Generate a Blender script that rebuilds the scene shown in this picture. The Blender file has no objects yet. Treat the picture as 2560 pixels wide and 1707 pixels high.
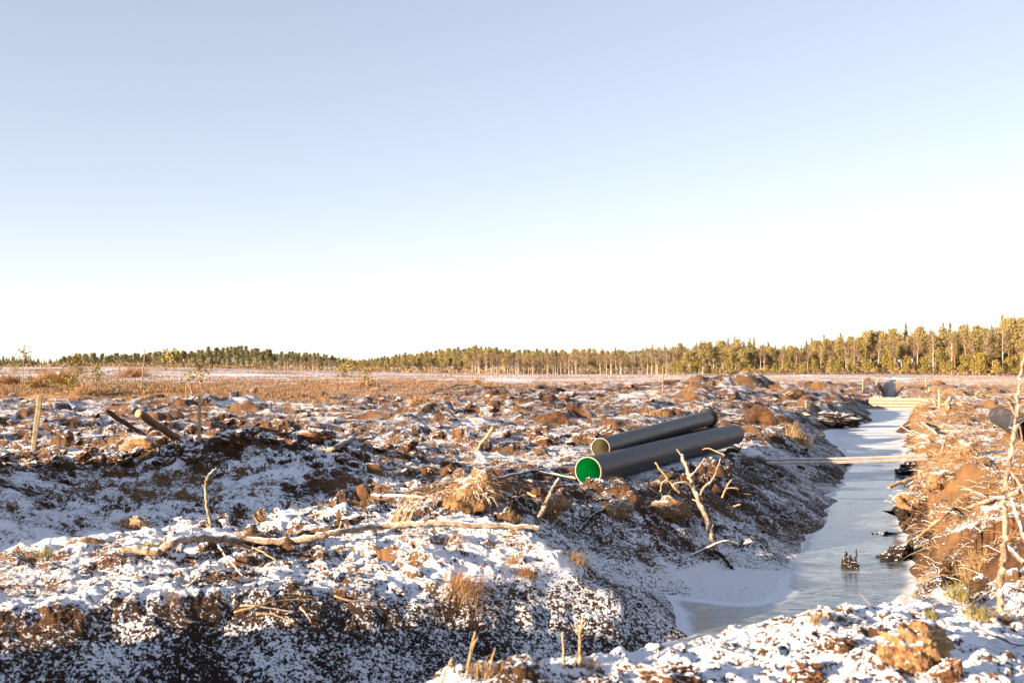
import bpy, math, random
import numpy as np
from mathutils import Vector, Matrix

# ------------------------------------------------------------------ camera, sky, sun, exposure
scene = bpy.context.scene
C = scene.collection
F, CX, HZ, CAMH = 2489.0, 1280.0, 924.0, 2.4          # focal length in photo pixels, principal column, horizon row, eye height
cam_d = bpy.data.cameras.new("camera"); cam = bpy.data.objects.new("camera", cam_d); C.objects.link(cam)
cam.location = (0, 0, CAMH); cam.rotation_euler = (math.radians(90), 0, 0)
cam_d.sensor_width = 36.0; cam_d.lens = 35.0
cam_d.shift_y = (HZ - 853.5) / 2560.0
cam_d.clip_start = 0.1; cam_d.clip_end = 5000
cam_d.dof.use_dof = True; cam_d.dof.focus_distance = 21.0; cam_d.dof.aperture_fstop = 2.2
scene.camera = cam

SUN_EL, SUN_TRAVEL = math.radians(11), math.radians(58)   # low winter sun; its light travels 62 deg right of straight ahead
svec = Vector((-math.sin(SUN_TRAVEL)*math.cos(SUN_EL), -math.cos(SUN_TRAVEL)*math.cos(SUN_EL), math.sin(SUN_EL)))   # towards the sun
w = bpy.data.worlds.new("World"); scene.world = w; w.use_nodes = True
nt = w.node_tree
sky = nt.nodes.new('ShaderNodeTexSky'); sky.sky_type = 'NISHITA'; sky.sun_disc = False
sky.sun_elevation = SUN_EL; sky.sun_rotation = math.atan2(svec.x, svec.y)
sky.altitude = 100; sky.air_density = 0.7; sky.dust_density = 0.0; sky.ozone_density = 1.5
gam = nt.nodes.new('ShaderNodeGamma'); gam.inputs[1].default_value = 0.6; nt.links.new(sky.outputs[0], gam.inputs[0])     # softer sky gradient: thin winter haze
hs = nt.nodes.new('ShaderNodeHueSaturation'); hs.inputs['Saturation'].default_value = 0.84; nt.links.new(gam.outputs[0], hs.inputs['Color'])
wb = nt.nodes.new('ShaderNodeMix'); wb.data_type = 'RGBA'; wb.blend_type = 'MULTIPLY'; wb.inputs[0].default_value = 1.0; wb.inputs[7].default_value = (.80, .71, .70, 1)   # camera white balance
nt.links.new(hs.outputs[0], wb.inputs[6])
bg = nt.nodes['Background']; nt.links.new(wb.outputs[2], bg.inputs[0]); bg.inputs[1].default_value = 0.15
sl = bpy.data.lights.new("sun", 'SUN'); sl.energy = 5.0; sl.angle = math.radians(0.5); sl.color = (1.0, 0.76, 0.52)
so = bpy.data.objects.new("sun", sl); C.objects.link(so); so.rotation_euler = (-svec).to_track_quat('-Z', 'Y').to_euler()
so.location = svec * 50
scene.view_settings.view_transform = 'Standard'; scene.view_settings.look = 'None'
scene.view_settings.exposure = 2.08; scene.view_settings.gamma = 1.0

rng = np.random.default_rng(7); random.seed(7)

# ------------------------------------------------------------------ numpy noise
def hsh(ix, iy, seed):
    h = (ix.astype(np.int64)*374761393 + iy.astype(np.int64)*668265263 + seed*974634777) & 0xffffffff
    h = ((h ^ (h >> 13))*1274126177) & 0xffffffff
    h = ((h ^ (h >> 15))*2246822519) & 0xffffffff
    return ((h ^ (h >> 16)) & 0xffffff).astype(np.float32)/np.float32(16777216)
def vn(x, y, seed):
    fx, fy = np.floor(x), np.floor(y); ix, iy = fx.astype(np.int64), fy.astype(np.int64)
    u, v = (x-fx).astype(np.float32), (y-fy).astype(np.float32)
    u = u*u*u*(u*(u*6-15)+10); v = v*v*v*(v*(v*6-15)+10)
    a, b, c, d = hsh(ix, iy, seed), hsh(ix+1, iy, seed), hsh(ix, iy+1, seed), hsh(ix+1, iy+1, seed)
    return ((a*(1-u)+b*u)*(1-v) + (c*(1-u)+d*u)*v)*2-1
def rot(x, y, a): return x*math.cos(a)-y*math.sin(a), x*math.sin(a)+y*math.cos(a)
def clods(x, y, cell, seed, density, rmin=.28, rmax=.6, sharp=.5):
    wx = x/cell + .22*vn(x/cell*2.3, y/cell*2.3, seed+5) + .1*vn(x/cell*6, y/cell*6, seed+8); wy = y/cell + .22*vn(x/cell*2.3+9, y/cell*2.3, seed+6) + .1*vn(x/cell*6+4, y/cell*6, seed+9)
    ix, iy = np.floor(wx), np.floor(wy); out = np.zeros(x.shape, np.float32)
    for dx in (-1, 0, 1):
        for dy in (-1, 0, 1):
            jx, jy = ix+dx, iy+dy
            ex = hsh(jx, jy, seed); ok = ex < density
            r = rmin + (rmax-rmin)*hsh(jx, jy, seed+1)**1.5
            d = np.hypot(wx-(jx+hsh(jx, jy, seed+2)), (wy-(jy+hsh(jx, jy, seed+3)))*(.8+.6*hsh(jx, jy, seed+4)))/r
            out = np.maximum(out, np.where(ok, np.maximum(0, 1-d*d)**sharp*r*(.5+.9*hsh(jx, jy, seed+7)), 0))
    return out*cell
def sstep(a, b, x):
    t = np.clip((x-a)/(b-a), 0, 1); return t*t*(3-2*t)

# ------------------------------------------------------------------ terrain
ZW = -1.0                                                # ice level in the ditch
# outline of the ditch at ice level: x, y, slope of the bank from here to the next point, flat shelf before the bank rises
DITCH = [(6.4,15.8,1.0,0),(5.5,14,1.1,0),(4.7,11.5,1.3,0),(3.9,9.9,1.3,0),(2.3,8.9,1.3,0),(.5,8.0,1.3,0),(-1,7.3,1.3,0),(-5,6,1.2,0),(-9.5,4.9,1,0),
 (-9.8,6.4,.8,0),(-5,8.75,.85,0),(-.78,10.8,.85,0),(1.4,12.0,.8,0),(2.24,12.7,.7,0),(2.4,13.8,.6,0),(2.35,15.0,.5,.5),(2.8,14.75,.5,2.2),(3.3,14.55,.5,2.3),
 (3.75,14.75,.5,1.9),(4.05,15.3,.5,1.2),(4.67,16.9,.46,.15),(6.0,20.4,.44,0),(7.0,22.6,.42,0),(8.17,25.8,.42,0),(10.5,31.6,.42,0),(12.6,37.2,.42,0),(15.7,48.4,.42,0),(18.0,56,.5,0),(21.0,61,.5,0),(25.2,69.9,.5,0),
 (30.7,86.5,.6,0),(35.2,88.0,.8,0),(34.2,84,.8,0),(24.9,62,.8,0),(19.0,48.8,.8,0),(13.3,33.7,.9,0),(11.3,28,.9,0),(9.4,23.6,.9,0),(8.6,22.2,.9,0),(7.3,18.2,.9,0)]
def ditch_field(X, Y):
    n = len(DITCH); best = np.full(X.shape, 1e9, np.float32); ws = np.zeros(X.shape, np.float32); sl_ = ws.copy(); sh_ = ws.copy()
    inside = np.zeros(X.shape, bool)
    for i in range(n):
        x0, y0, s, f = DITCH[i]; x1, y1 = DITCH[(i+1) % n][:2]
        dx, dy = x1-x0, y1-y0; L2 = dx*dx+dy*dy
        t = np.clip(((X-x0)*dx+(Y-y0)*dy)/L2, 0, 1)
        d = np.hypot(X-(x0+t*dx), Y-(y0+t*dy)).astype(np.float32)
        wgt = 1/(d+.15)**4; ws += wgt; sl_ += wgt*s; sh_ += wgt*f
        best = np.minimum(best, d)
        c = ((y0 > Y) != (y1 > Y)); xi = x0 + (Y-y0)*dx/(dy if abs(dy) > 1e-9 else 1e-9)
        inside ^= (c & (X < xi))
    return np.where(inside, -best, best), sl_/ws, sh_/ws
def gauss(X, Y, cx, cy, sx, sy, a=0.0):
    u, v = rot(X-cx, Y-cy, -a); return np.exp(-.5*((u/sx)**2+(v/sy)**2))
MOUND = [(-17,19.5,.4),(-10.8,20.6,.66),(-9.4,22.4,.82),(-6.9,22.6,.86),(-5.4,21.0,.72),(-3.9,19.3,.52),(-2.3,17.3,.24)]
PIPE_LINE = ((.9,19.4),(6.5,29.6))
def segd(X, Y, a, b):
    dx, dy = b[0]-a[0], b[1]-a[1]; t = np.clip(((X-a[0])*dx+(Y-a[1])*dy)/(dx*dx+dy*dy), 0, 1)
    return np.hypot(X-a[0]-t*dx, Y-a[1]-t*dy), t
def terrain(X, Y, full=False):
    X = np.asarray(X, np.float64); Y = np.asarray(Y, np.float64); R = np.hypot(X, Y)
    sp = np.maximum(R*.0023, .008)
    cut = lambda L: np.clip(L/(2.0*sp)-.8, 0, 1)
    sd, slope, shelf = ditch_field(X, Y)
    sd = sd + .22*vn(X/1.7, Y/1.7, 3)*np.clip(R/30, .45, 1) + .10*vn(X/.6, Y/.6, 4)*cut(.6) + .5*vn(X/5.5, Y/5.5, 8)*sstep(26, 45, Y)
    right = X > .388*Y + .6
    # broad forms
    t = Y - (7.6+.35*X); near = 1-sstep(-.5, 3.2, t)
    P = np.zeros(X.shape)
    P = P - .13*gauss(X, Y, -5.5, 13.2, 4.2, 3.4) + .13*gauss(X, Y, -.1, 14.3, 1.5, .8) 
    P = P*(1-near) + near*(.40*(.35+.65*sstep(-2.6, .2, X)) + .06*vn(X/2.5, Y/2.5, 11))
    P = P + .25*np.where(right, sstep(9, 16, Y)*(1-sstep(40, 70, Y)), 0)
    m = np.zeros(X.shape)
    for (a, b) in zip(MOUND[:-1], MOUND[1:]):
        d, tt = segd(X, Y, a, b); h = a[2]+(b[2]-a[2])*tt
        front = (Y-X*.0) < (a[1]+(b[1]-a[1])*tt)
        wd = np.where(front, 4.5, 1.5)
        m = np.maximum(m, h*np.exp(-(d/wd)**2*1.4))
    P = P + m*(1+.22*vn(X/1.4, Y/1.4, 21)+.16*vn(X/.6, Y/.6, 24)) - .42*gauss(X, Y, -2.6, 22.6, 2.2, 1.5, -.4) - .3*gauss(X, Y, -6.6, 26.3, 2.4, 1.2)
    pp = -.53*X+.848*Y; aa = .848*X+.53*Y
    P = P + 2.0*np.maximum(1.32*sstep(15.2, 16.8, pp)*(1-sstep(20.0, 22.0, pp))*np.exp(-.5*((aa+1.5)/1.3)**2), 1.5*gauss(X, Y, -10.6, 4.6, 2.2, 1.0, math.radians(32)))*(1+.2*vn(X/1.5, Y/1.5, 22))       # unseen banks added left of the frame to shade mound and ditch wall
    P = P + .2*gauss(X, Y, 6.2, 28.8, 2.6, 2.6) - .05*gauss(X, Y, 1.3, 19.8, 1.2, .9)
    # spoil heaps along the left side of the ditch and across the bog
    for (hx, hy, sx, sy, a, h) in ((9.5,62,4.5,3.0,.1,.75),(15.6,74,3.2,6,-.35,1.35),(19.0,86,4,6,-.3,1.3),(5,55,4,2.2,0,.55),(-1,48,6,2,.1,.3),(2.5,43,3,1.6,.2,.35),
        (-26,78,8,3,.1,.75),(-21,62,7,1.6,-.05,.45),(-8,40,5,1.2,.12,.35),(-12,30,3,1.0,.0,.35),(-2,32,3,1.2,.1,.35),(25,52,5,3,.3,.35),(30,75,6,3,.3,.6),(40,110,9,3,.2,.8),(14,110,9,4,-.2,.9),(2,83,7,3,0,.55),
        (-.7,17.6,.9,.5,.2,.36),(-.6,20.8,1.1,.9,0,.45),(2.6,18.9,1.5,.5,.1,.35),(7.4,24.3,1.3,2.2,-.35,.22)):
        P = P + h*gauss(X, Y, hx, hy, sx, sy, a)*(1+.45*vn(X/(sx*.5), Y/(sy*.5), 31))
    # far land
    P = P + 3.4*gauss(X, Y, -185, 440, 75, 80) + 1.6*gauss(X, Y, -100, 330, 60, 60)*sstep(200, 300, Y) + 7*gauss(X, Y, -40, 700, 130, 90) + 6*gauss(X, Y, 240, 520, 110, 110) + 1.2*gauss(X,Y,-210,300,60,60)
    P = P + .35*vn(X/38, Y/38, 41)*sstep(60, 130, R)*(1-sstep(250, 320, R))
    # plough-like steps in the cut-over field
    fz = sstep(26, 34, Y)*(1-sstep(78, 95, Y))*(1-sstep(-6, 2, -(.388*Y-2.5-X)))
    fz = sstep(27, 34, Y)*(1-sstep(75, 90, Y))*sstep(0, 5, .37*Y-6-X)
    ph = Y/5.2 + .35*vn(X/9, Y/6, 51) + .05*X/5.2
    saw = ph-np.floor(ph)
    P = P + fz*.26*(sstep(0, .1, saw)-saw)*np.clip(.6+.9*vn(X/8, Y/6, 52), 0, 1.2)
    # churned surface
    churn = np.clip(.58 + .5*sstep(14, 22, Y)*(1-sstep(140, 200, Y)) - .22*near, 0, 1)
    churn = np.where(right, .9*churn, churn)*(1-.6*sstep(130, 200, R))
    d1, _ = segd(X, Y, *PIPE_LINE); churn = churn*(.18+.82*sstep(.5, 1.3, d1))
    heath = sstep(62, 80, Y)*(1-sstep(150, 230, Y))*sstep(-6, 24, -6-X+.06*Y+12*vn(X/14, Y/14, 61))
    churn = churn*(1-.75*heath)
    pat = np.clip(.55+.9*vn(X/3.3, Y/3.3, 62), .08+.3*sstep(24, 20, Y)+.2*sstep(24, 20, Y)*sstep(13.5, 16, Y), 1.25)
    D = .16*vn(X/4.1, Y/4.1, 12)*cut(4) + .07*vn(X/1.3, Y/1.3, 13)*cut(1.3)
    D = D + sstep(28, 45, Y)*(1-sstep(150, 210, R))*(1-.8*heath)*(clods(X, Y, 2.1, 90, .3)*.36*cut(1.2)+.16*vn(X/1.1, Y/1.1, 91)*cut(1.1))
    D = D + churn*pat*(clods(X, Y, .95, 100, .16)*.5*cut(.6) + clods(X+3, Y, .52, 120, .42)*.7*cut(.3) + clods(X, Y+7, .27, 140, .62)*1.0*cut(.15))
    D = D + (.45+.75*churn)*(clods(X, Y, .13, 160, .55)*.6*cut(.075) + clods(X, Y, .062, 180, .6)*.5*cut(.04))
    D = D + (.2+.8*churn)*(.06*vn(X/.42, Y/.42, 14)*cut(.42)) + (.03*vn(X/.19, Y/.19, 15)*cut(.19) + .018*vn(X/.085, Y/.085, 16)*cut(.085))*(.5+churn)
    D = D*(1-.85*sstep(150, 260, R))
    S = sd - shelf
    bank = ZW + .03*np.minimum(np.maximum(sd, 0), shelf)/np.maximum(shelf, .3)*1.5 + slope*np.maximum(S, 0)*np.where(right, .72, 1) + np.where(right & (Y > 14.5), .3*sstep(0, .14, S), 0) + np.where(sd < 0, .9*sd, 0)
    # beyond the plank dam the ditch goes on, narrow and shallow
    c = X-.386*Y+.6; V = np.where(Y > 87.5, np.abs(c)-.5, 99)
    V2 = -.45 + .9*np.maximum(V, 0)*1.0 + .6*sstep(97, 88, Y); bank = np.where((Y > 87.5) & (Y < 270), np.maximum(-.5, np.minimum(V2, 50)), bank)
    k = np.where((Y < 15.5) & ~right, .07, .16); hh = np.clip(.5+.5*(P-bank)/k, 0, 1); base = P*(1-hh)+bank*hh-k*hh*(1-hh)
    onbank = sstep(.0, .35, P-bank)
    damp = sstep(-.05, .35, S)*(.25+.75*sstep(.0, .5, S))
    damp = np.where(Y > 87.5, sstep(-.1, .6, V), damp)
    z = base + D*damp*(1-np.where(right, .2, .6)*onbank) + onbank*damp*(.04*vn(X/.5, Y/.9, 17)+np.where(right, .09, .05)*vn(X/1.6, Y/1.6, 18)+np.where(right, .16*vn(X/.8, Y/.8, 20)+.12*vn(X/.33, Y/.33, 23)*cut(.33)+clods(X, Y, .24, 24, .6)*.8*cut(.12), 0)+.04*vn(X/.2, Y/.2, 19)*cut(.2))
    z = np.maximum(z, -1.5)
    if full: return z, dict(sd=sd, S=S, onbank=onbank, near=near, heath=heath, churn=churn, right=right, R=R, pat=pat, damp=damp, m=m, fz=fz, shelf=shelf)
    return z

def hit(px, py):                                         # where the sight line through a photo pixel meets the ground
    dx, dz = (px-CX)/F, -(py-HZ)/F
    ys = np.geomspace(3.5, 1400, 5000)
    zz = terrain(dx*ys, ys); ray = CAMH+dz*ys
    i = int(np.argmax(ray <= zz)) if (ray <= zz).any() else len(ys)-1
    y = ys[i]; return Vector((dx*y, y, float(zz[i])))
def at(px, py, y): return Vector(((px-CX)/F*y, y, CAMH-(py-HZ)/F*y))
def gz(x, y): return float(terrain(np.array([x]), np.array([y]))[0])

# ------------------------------------------------------------------ object helpers
def tag(o, label=None, cat=None, group=None, kind=None):
    if label: o['label'] = label
    if cat: o['category'] = cat
    if group: o['group'] = group
    if kind: o['kind'] = kind
    return o
def empty(name, loc, label, cat, group=None):
    o = bpy.data.objects.new(name, None); C.objects.link(o); o.location = loc; o.empty_display_size = .2
    return tag(o, label, cat, group)
class MB:
    def __init__(s): s.v = []; s.f = []; s.n = 0
    def add(s, verts, faces):
        s.v.append(np.asarray(verts, np.float32).reshape(-1, 3)); s.f += [tuple(i+s.n for i in f) for f in faces]; s.n += len(s.v[-1]); return s
    def tube(s, pts, radii, seg=8, cap=True, wob=0.0):
        pts = [Vector(p) for p in pts]; n = len(pts); ring = []
        up = Vector((.13, .21, 1)).normalized(); vs = []
        for i, p in enumerate(pts):
            t = (pts[min(i+1, n-1)]-pts[max(i-1, 0)]).normalized()
            a = t.cross(up); a = a.normalized() if a.length > 1e-3 else Vector((1, 0, 0)); b = a.cross(t).normalized()
            for k in range(seg):
                an = 2*math.pi*k/seg; r = radii[i]*(1+wob*random.uniform(-1, 1))
                vs.append(p + a*math.cos(an)*r + b*math.sin(an)*r)
        fs = [(i*seg+k, i*seg+(k+1) % seg, (i+1)*seg+(k+1) % seg, (i+1)*seg+k) for i in range(n-1) for k in range(seg)]
        if cap: fs += [tuple(range(seg-1, -1, -1)), tuple((n-1)*seg+k for k in range(seg))]
        return s.add(vs, fs)
    def box(s, o, ux, uy, uz):                           # o: centre, u*: half-extent vectors
        o, ux, uy, uz = map(Vector, (o, ux, uy, uz)); vs = [o+a*ux+b*uy+c*uz for a in (-1, 1) for b in (-1, 1) for c in (-1, 1)]
        return s.add(vs, [(0,1,3,2),(4,6,7,5),(0,4,5,1),(2,3,7,6),(0,2,6,4),(1,5,7,3)])
    def build(s, name, mat, parent=None, loc=None, smooth=True):
        me = bpy.data.meshes.new(name); v = np.concatenate(s.v) if s.v else np.zeros((0, 3), np.float32)
        if loc is not None: v = v-np.asarray(loc, np.float32)
        me.from_pydata(v.tolist(), [], s.f); me.materials.append(mat)
        if smooth: me.polygons.foreach_set('use_smooth', [True]*len(me.polygons))
        o = bpy.data.objects.new(name, me); C.objects.link(o)
        if parent is not None: o.parent = parent
        elif loc is not None: o.location = loc
        return o
def quick_mesh(name, v, f, mat, parent=None, loc=None, smooth=False):   # many equal-sided faces at once
    f = np.asarray(f, np.int32); k = f.shape[1]; me = bpy.data.meshes.new(name)
    me.vertices.add(len(v)); me.vertices.foreach_set('co', np.asarray(v, np.float32).ravel())
    me.loops.add(f.size); me.loops.foreach_set('vertex_index', f.ravel())
    me.polygons.add(len(f)); me.polygons.foreach_set('loop_start', np.arange(0, f.size, k, dtype=np.int32))
    me.polygons.foreach_set('loop_total', np.full(len(f), k, np.int32))
    if smooth: me.polygons.foreach_set('use_smooth', np.ones(len(f), bool))
    me.update(calc_edges=True); me.materials.append(mat)
    o = bpy.data.objects.new(name, me); C.objects.link(o)
    if parent is not None: o.parent = parent
    if loc is not None: o.location = loc
    return o

# ------------------------------------------------------------------ materials
class N:
    def __init__(s, name):
        s.m = bpy.data.materials.new(name); s.m.use_nodes = True; s.t = s.m.node_tree; s.b = s.t.nodes['Principled BSDF']
        s.b.inputs['Roughness'].default_value = .85; s.b.inputs['Specular IOR Level'].default_value = .25
    def node(s, ty, **kw):
        n = s.t.nodes.new(ty)
        for k, v in kw.items(): setattr(n, k, v)
        return n
    def put(s, sock, v):
        if hasattr(v, 'is_output'): s.t.links.new(v, sock)
        elif isinstance(v, (tuple, list)) and len(v) == 3 and len(sock.default_value) == 4: sock.default_value = (*v, 1)
        else: sock.default_value = v
    def math(s, op, a, b=0.0, c=None, clamp=False):
        n = s.node('ShaderNodeMath', operation=op, use_clamp=clamp); s.put(n.inputs[0], a); s.put(n.inputs[1], b)
        if c is not None: s.put(n.inputs[2], c)
        return n.outputs[0]
    def noise(s, scale, detail=3.0, rough=.55, vec=None, dist=0.0, out='Fac'):
        n = s.node('ShaderNodeTexNoise'); n.inputs['Scale'].default_value = scale; n.inputs['Detail'].default_value = detail
        n.inputs['Roughness'].default_value = rough; n.inputs['Distortion'].default_value = dist
        s.put(n.inputs['Vector'], vec if vec is not None else s.pos()); return n.outputs[out]
    def pos(s):
        if not hasattr(s, '_p'): s._p = s.node('ShaderNodeNewGeometry')
        return s._p.outputs['Position']
    def nor(s): s.pos(); return s._p.outputs['Normal']
    def obj(s):
        if not hasattr(s, '_o'): s._o = s.node('ShaderNodeTexCoord')
        return s._o.outputs['Object']
    def attr(s, name): n = s.node('ShaderNodeAttribute'); n.attribute_name = name; return n.outputs['Fac']
    def mix(s, f, a, b):
        n = s.node('ShaderNodeMix', data_type='RGBA'); s.put(n.inputs['Factor'], f); s.put(n.inputs[6], a); s.put(n.inputs[7], b); return n.outputs[2]
    def ss(s, v, a, b):
        n = s.node('ShaderNodeMapRange', interpolation_type='SMOOTHSTEP'); s.put(n.inputs[0], v); n.inputs[1].default_value = a; n.inputs[2].default_value = b; return n.outputs[0]
    def rnd(s): return s.node('ShaderNodeObjectInfo').outputs['Random']
    def bump(s, h, strength=.5, dist=.02):
        n = s.node('ShaderNodeBump'); n.inputs['Strength'].default_value = strength; n.inputs['Distance'].default_value = dist; s.put(n.inputs['Height'], h); s.t.links.new(n.outputs[0], s.b.inputs['Normal'])
    def color(s, c): s.put(s.b.inputs['Base Color'], c)
    def upz(s):
        n = s.node('ShaderNodeSeparateXYZ'); s.t.links.new(s.nor(), n.inputs[0]); return n.outputs[2]
SNOW = (.74, .77, .83)
PEAT_D, PEAT_L = (.013, .0058, .0032), (.152, .067, .026)

g = N('snow_dusted_peat')
n1, n2, n3 = g.noise(5, 4), g.noise(34, 3), g.noise(110, 2)
fine = g.math('ADD', g.math('MULTIPLY', g.math('SUBTRACT', n2, .5), 2.0), g.math('ADD', g.math('MULTIPLY', g.math('SUBTRACT', g.noise(15, 3), .5), 1.6), g.math('MULTIPLY', g.math('SUBTRACT', n3, .5), 1.1)))
cov = g.math('ADD', g.attr('snow'), fine)
sn = g.ss(cov, .38, .62)
peat = g.mix(g.ss(g.math('ADD', g.math('MULTIPLY', n1, .6), g.math('MULTIPLY', g.noise(.9, 3), .6)), .46, .88), PEAT_D, PEAT_L)
peat = g.mix(g.math('MULTIPLY', g.ss(n3, .4, .75), .35), peat, (.24, .125, .055))
straw = g.mix(g.noise(1.3, 5), (.15, .075, .030), (.36, .22, .10))
peat = g.mix(g.attr('heath'), peat, straw); peat = g.mix(g.math('MULTIPLY', g.attr('wet_shade'), .85), peat, (.016, .0075, .0045))  # near-black wet peat, with the ditch walls' shade put into the colour
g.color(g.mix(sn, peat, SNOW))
g.bump(g.math('ADD', g.math('MULTIPLY', n3, .7), g.math('ADD', n2, g.math('MULTIPLY', sn, .35))), .7, .03)
M_GROUND = g.m

g = N('ditch_ice'); p = g.pos(); sep = g.node('ShaderNodeSeparateXYZ'); g.t.links.new(p, sep.inputs[0])
mp = g.node('ShaderNodeMapping'); g.t.links.new(p, mp.inputs[0]); mp.inputs['Rotation'].default_value = (0, 0, .37); mp.inputs['Scale'].default_value = (.55, 1.5, 1)
nb = g.noise(.55, 5, .6, mp.outputs[0]); nf = g.noise(3.5, 4, .6, mp.outputs[0], 1.5)
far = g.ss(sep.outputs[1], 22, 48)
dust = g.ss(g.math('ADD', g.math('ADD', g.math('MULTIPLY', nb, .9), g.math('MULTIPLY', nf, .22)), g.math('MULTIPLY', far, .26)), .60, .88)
crk = g.ss(g.math('ABSOLUTE', g.math('SUBTRACT', g.noise(1.9, 5, .6, mp.outputs[0], 2.2), .5)), .0, .03)
crk = g.math('MULTIPLY', g.math('SUBTRACT', 1.0, crk), g.ss(g.noise(.8, 2), .46, .56))
icec = g.mix(g.ss(nf, .35, .7), (.09, .118, .135), (.25, .295, .325))
icec = g.mix(g.math('MULTIPLY', crk, .85), icec, (.012, .014, .018))
mp2 = g.node('ShaderNodeMapping'); g.t.links.new(p, mp2.inputs[0]); mp2.inputs['Rotation'].default_value = (0, 0, .1); mp2.inputs['Scale'].default_value = (1.1, 3.2, 1)
flk = g.math('MULTIPLY', g.ss(g.noise(2.3, 4, .6, mp2.outputs[0], .8), .55, .585), g.ss(g.noise(.45, 2), .42, .52))
icec = g.mix(g.math('MULTIPLY', g.ss(g.noise(.4, 3), .5, .62), .65), icec, (.035, .042, .050))
icec = g.mix(g.math('MULTIPLY', flk, .9), icec, (.01, .011, .013))
fr = g.math('SUBTRACT', g.attr('edge'), g.math('ADD', g.math('MULTIPLY', g.math('SUBTRACT', g.noise(1.3, 5, .6), .48), .55), g.math('MULTIPLY', g.attr('ledge'), .10)))
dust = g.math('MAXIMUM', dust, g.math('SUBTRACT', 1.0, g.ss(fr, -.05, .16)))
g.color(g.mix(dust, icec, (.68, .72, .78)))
g.put(g.b.inputs['Roughness'], g.math('ADD', .16, g.math('MULTIPLY', dust, .55))); g.b.inputs['Specular IOR Level'].default_value = .5; g.b.inputs['IOR'].default_value = 1.31
g.bump(g.math('ADD', nf, g.math('MULTIPLY', g.noise(22, 3), .25)), .12, .03)
M_ICE = g.m

def wood(name, dark, light, snow=.0, scale=9, rough=.8, fissure=.5):
    g = N(name); o = g.obj(); n = g.noise(scale, 5, .65); f = g.noise(scale*4, 3)
    c = g.mix(g.ss(g.math('ADD', g.math('MULTIPLY', n, .65), g.math('MULTIPLY', f, .35)), .35, .68), dark, light)
    if snow > 0: c = g.mix(g.ss(g.math('ADD', g.math('MULTIPLY', g.upz(), .9), g.math('MULTIPLY', g.math('SUBTRACT', g.noise(14, 4), .5), 1.3)), 1.0-snow, 1.18-snow), c, SNOW)
    g.color(c); g.b.inputs['Roughness'].default_value = rough; g.bump(g.math('ADD', n, f), fissure, .012); return g.m
M_BARE = wood('bare_weathered_wood', (.13, .080, .050), (.40, .31, .23), .40)
M_BARK = wood('brown_bark', (.075, .036, .020), (.22, .125, .07), .40)
M_RED = wood('wet_red_brown_bark', (.035, .015, .010), (.12, .045, .022), .25)
M_SNOWSTICK = wood('snow_topped_bark', (.06, .035, .022), (.19, .12, .08), .75)
M_BLACKWOOD = wood('black_wet_peat_wood', (.008, .006, .005), (.035, .022, .016), .28)
M_CUT = wood('sawn_end_grain', (.33, .20, .10), (.52, .37, .22), 0, 14)
M_TIMBER = wood('pale_sawn_timber', (.27, .19, .10), (.50, .39, .25), .15, 8, .75, .2)
M_DAM = wood('yellow_spruce_board', (.23, .195, .14), (.38, .33, .245), 0, 3, .8, .2)
M_BOARD = wood('silver_weathered_board', (.28, .23, .18), (.48, .41, .34), .30, 5, .8, .2)
M_TWIG = wood('tan_dry_twig', (.22, .125, .06), (.50, .33, .18), .10, 12)
g = N('dry_root_strands'); g.pos(); isl = g._p.outputs['Random Per Island']; rmp = g.node('ShaderNodeValToRGB'); g.t.links.new(isl, rmp.inputs[0])
for q_, c_ in ((0, (.030, .013, .006)), (.4, (.12, .055, .023)), (.75, (.25, .13, .058)), (1, (.33, .215, .115))):
    el_ = rmp.color_ramp.elements[0 if q_ == 0 else 1] if q_ in (0, 1) else rmp.color_ramp.elements.new(q_)
    el_.color = (*c_, 1)
g.color(rmp.outputs[0]); M_STRAND = g.m

def clodmat(name, dark, light, snow):
    g = N(name); n = g.noise(7, 5, .65); f = g.noise(38, 3)
    c = g.mix(g.ss(g.math('ADD', g.math('MULTIPLY', n, .6), g.math('MULTIPLY', f, .4)), .36, .66), dark, light)
    c = g.mix(g.ss(g.math('ADD', g.upz(), g.math('MULTIPLY', g.math('SUBTRACT', f, .5), 1.6)), 1.0-snow, 1.16-snow), c, SNOW)
    g.color(c); g.bump(g.math('ADD', n, f), .8, .03); return g.m
M_CLOD = clodmat('brown_peat_lump', (.022, .010, .005), (.18, .080, .033), .38)
M_PALECLOD = clodmat('pale_fibrous_peat', (.13, .068, .030), (.36, .215, .105), .24)
M_BLACKCLOD = clodmat('black_wet_peat', (.006, .004, .003), (.028, .016, .010), .22)

def leafmat(name, cols, rough=.7, trans=.0):
    g = N(name); r = g.rnd(); n = g.noise(1.1, 3); g.pos(); isl = g._p.outputs['Random Per Island']
    c = g.mix(g.math('ADD', g.math('ADD', g.math('MULTIPLY', r, .4), g.math('MULTIPLY', isl, .35)), g.math('MULTIPLY', n, .35), clamp=True), cols[0], cols[1]); g.color(c); g.b.inputs['Roughness'].default_value = rough
    if trans: 
        tr = g.node('ShaderNodeBsdfTranslucent'); g.put(tr.inputs[0], c); mx = g.node('ShaderNodeMixShader'); mx.inputs[0].default_value = trans
        g.t.links.new(g.b.outputs[0], mx.inputs[1]); g.t.links.new(tr.outputs[0], mx.inputs[2]); g.t.links.new(mx.outputs[0], g.t.nodes['Material Output'].inputs[0])
    return g.m
M_PINE = leafmat('olive_pine_needles', ((.13, .115, .042), (.37, .285, .115)))
M_SPRUCE = leafmat('dark_spruce_needles', ((.085, .090, .046), (.24, .21, .095)))
M_YPINE = leafmat('yellow_green_bog_pine', ((.14, .12, .025), (.27, .20, .05)))
M_BIRCHTWIG = leafmat('purple_brown_birch_twigs', ((.14, .082, .055), (.26, .155, .095)))
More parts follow.
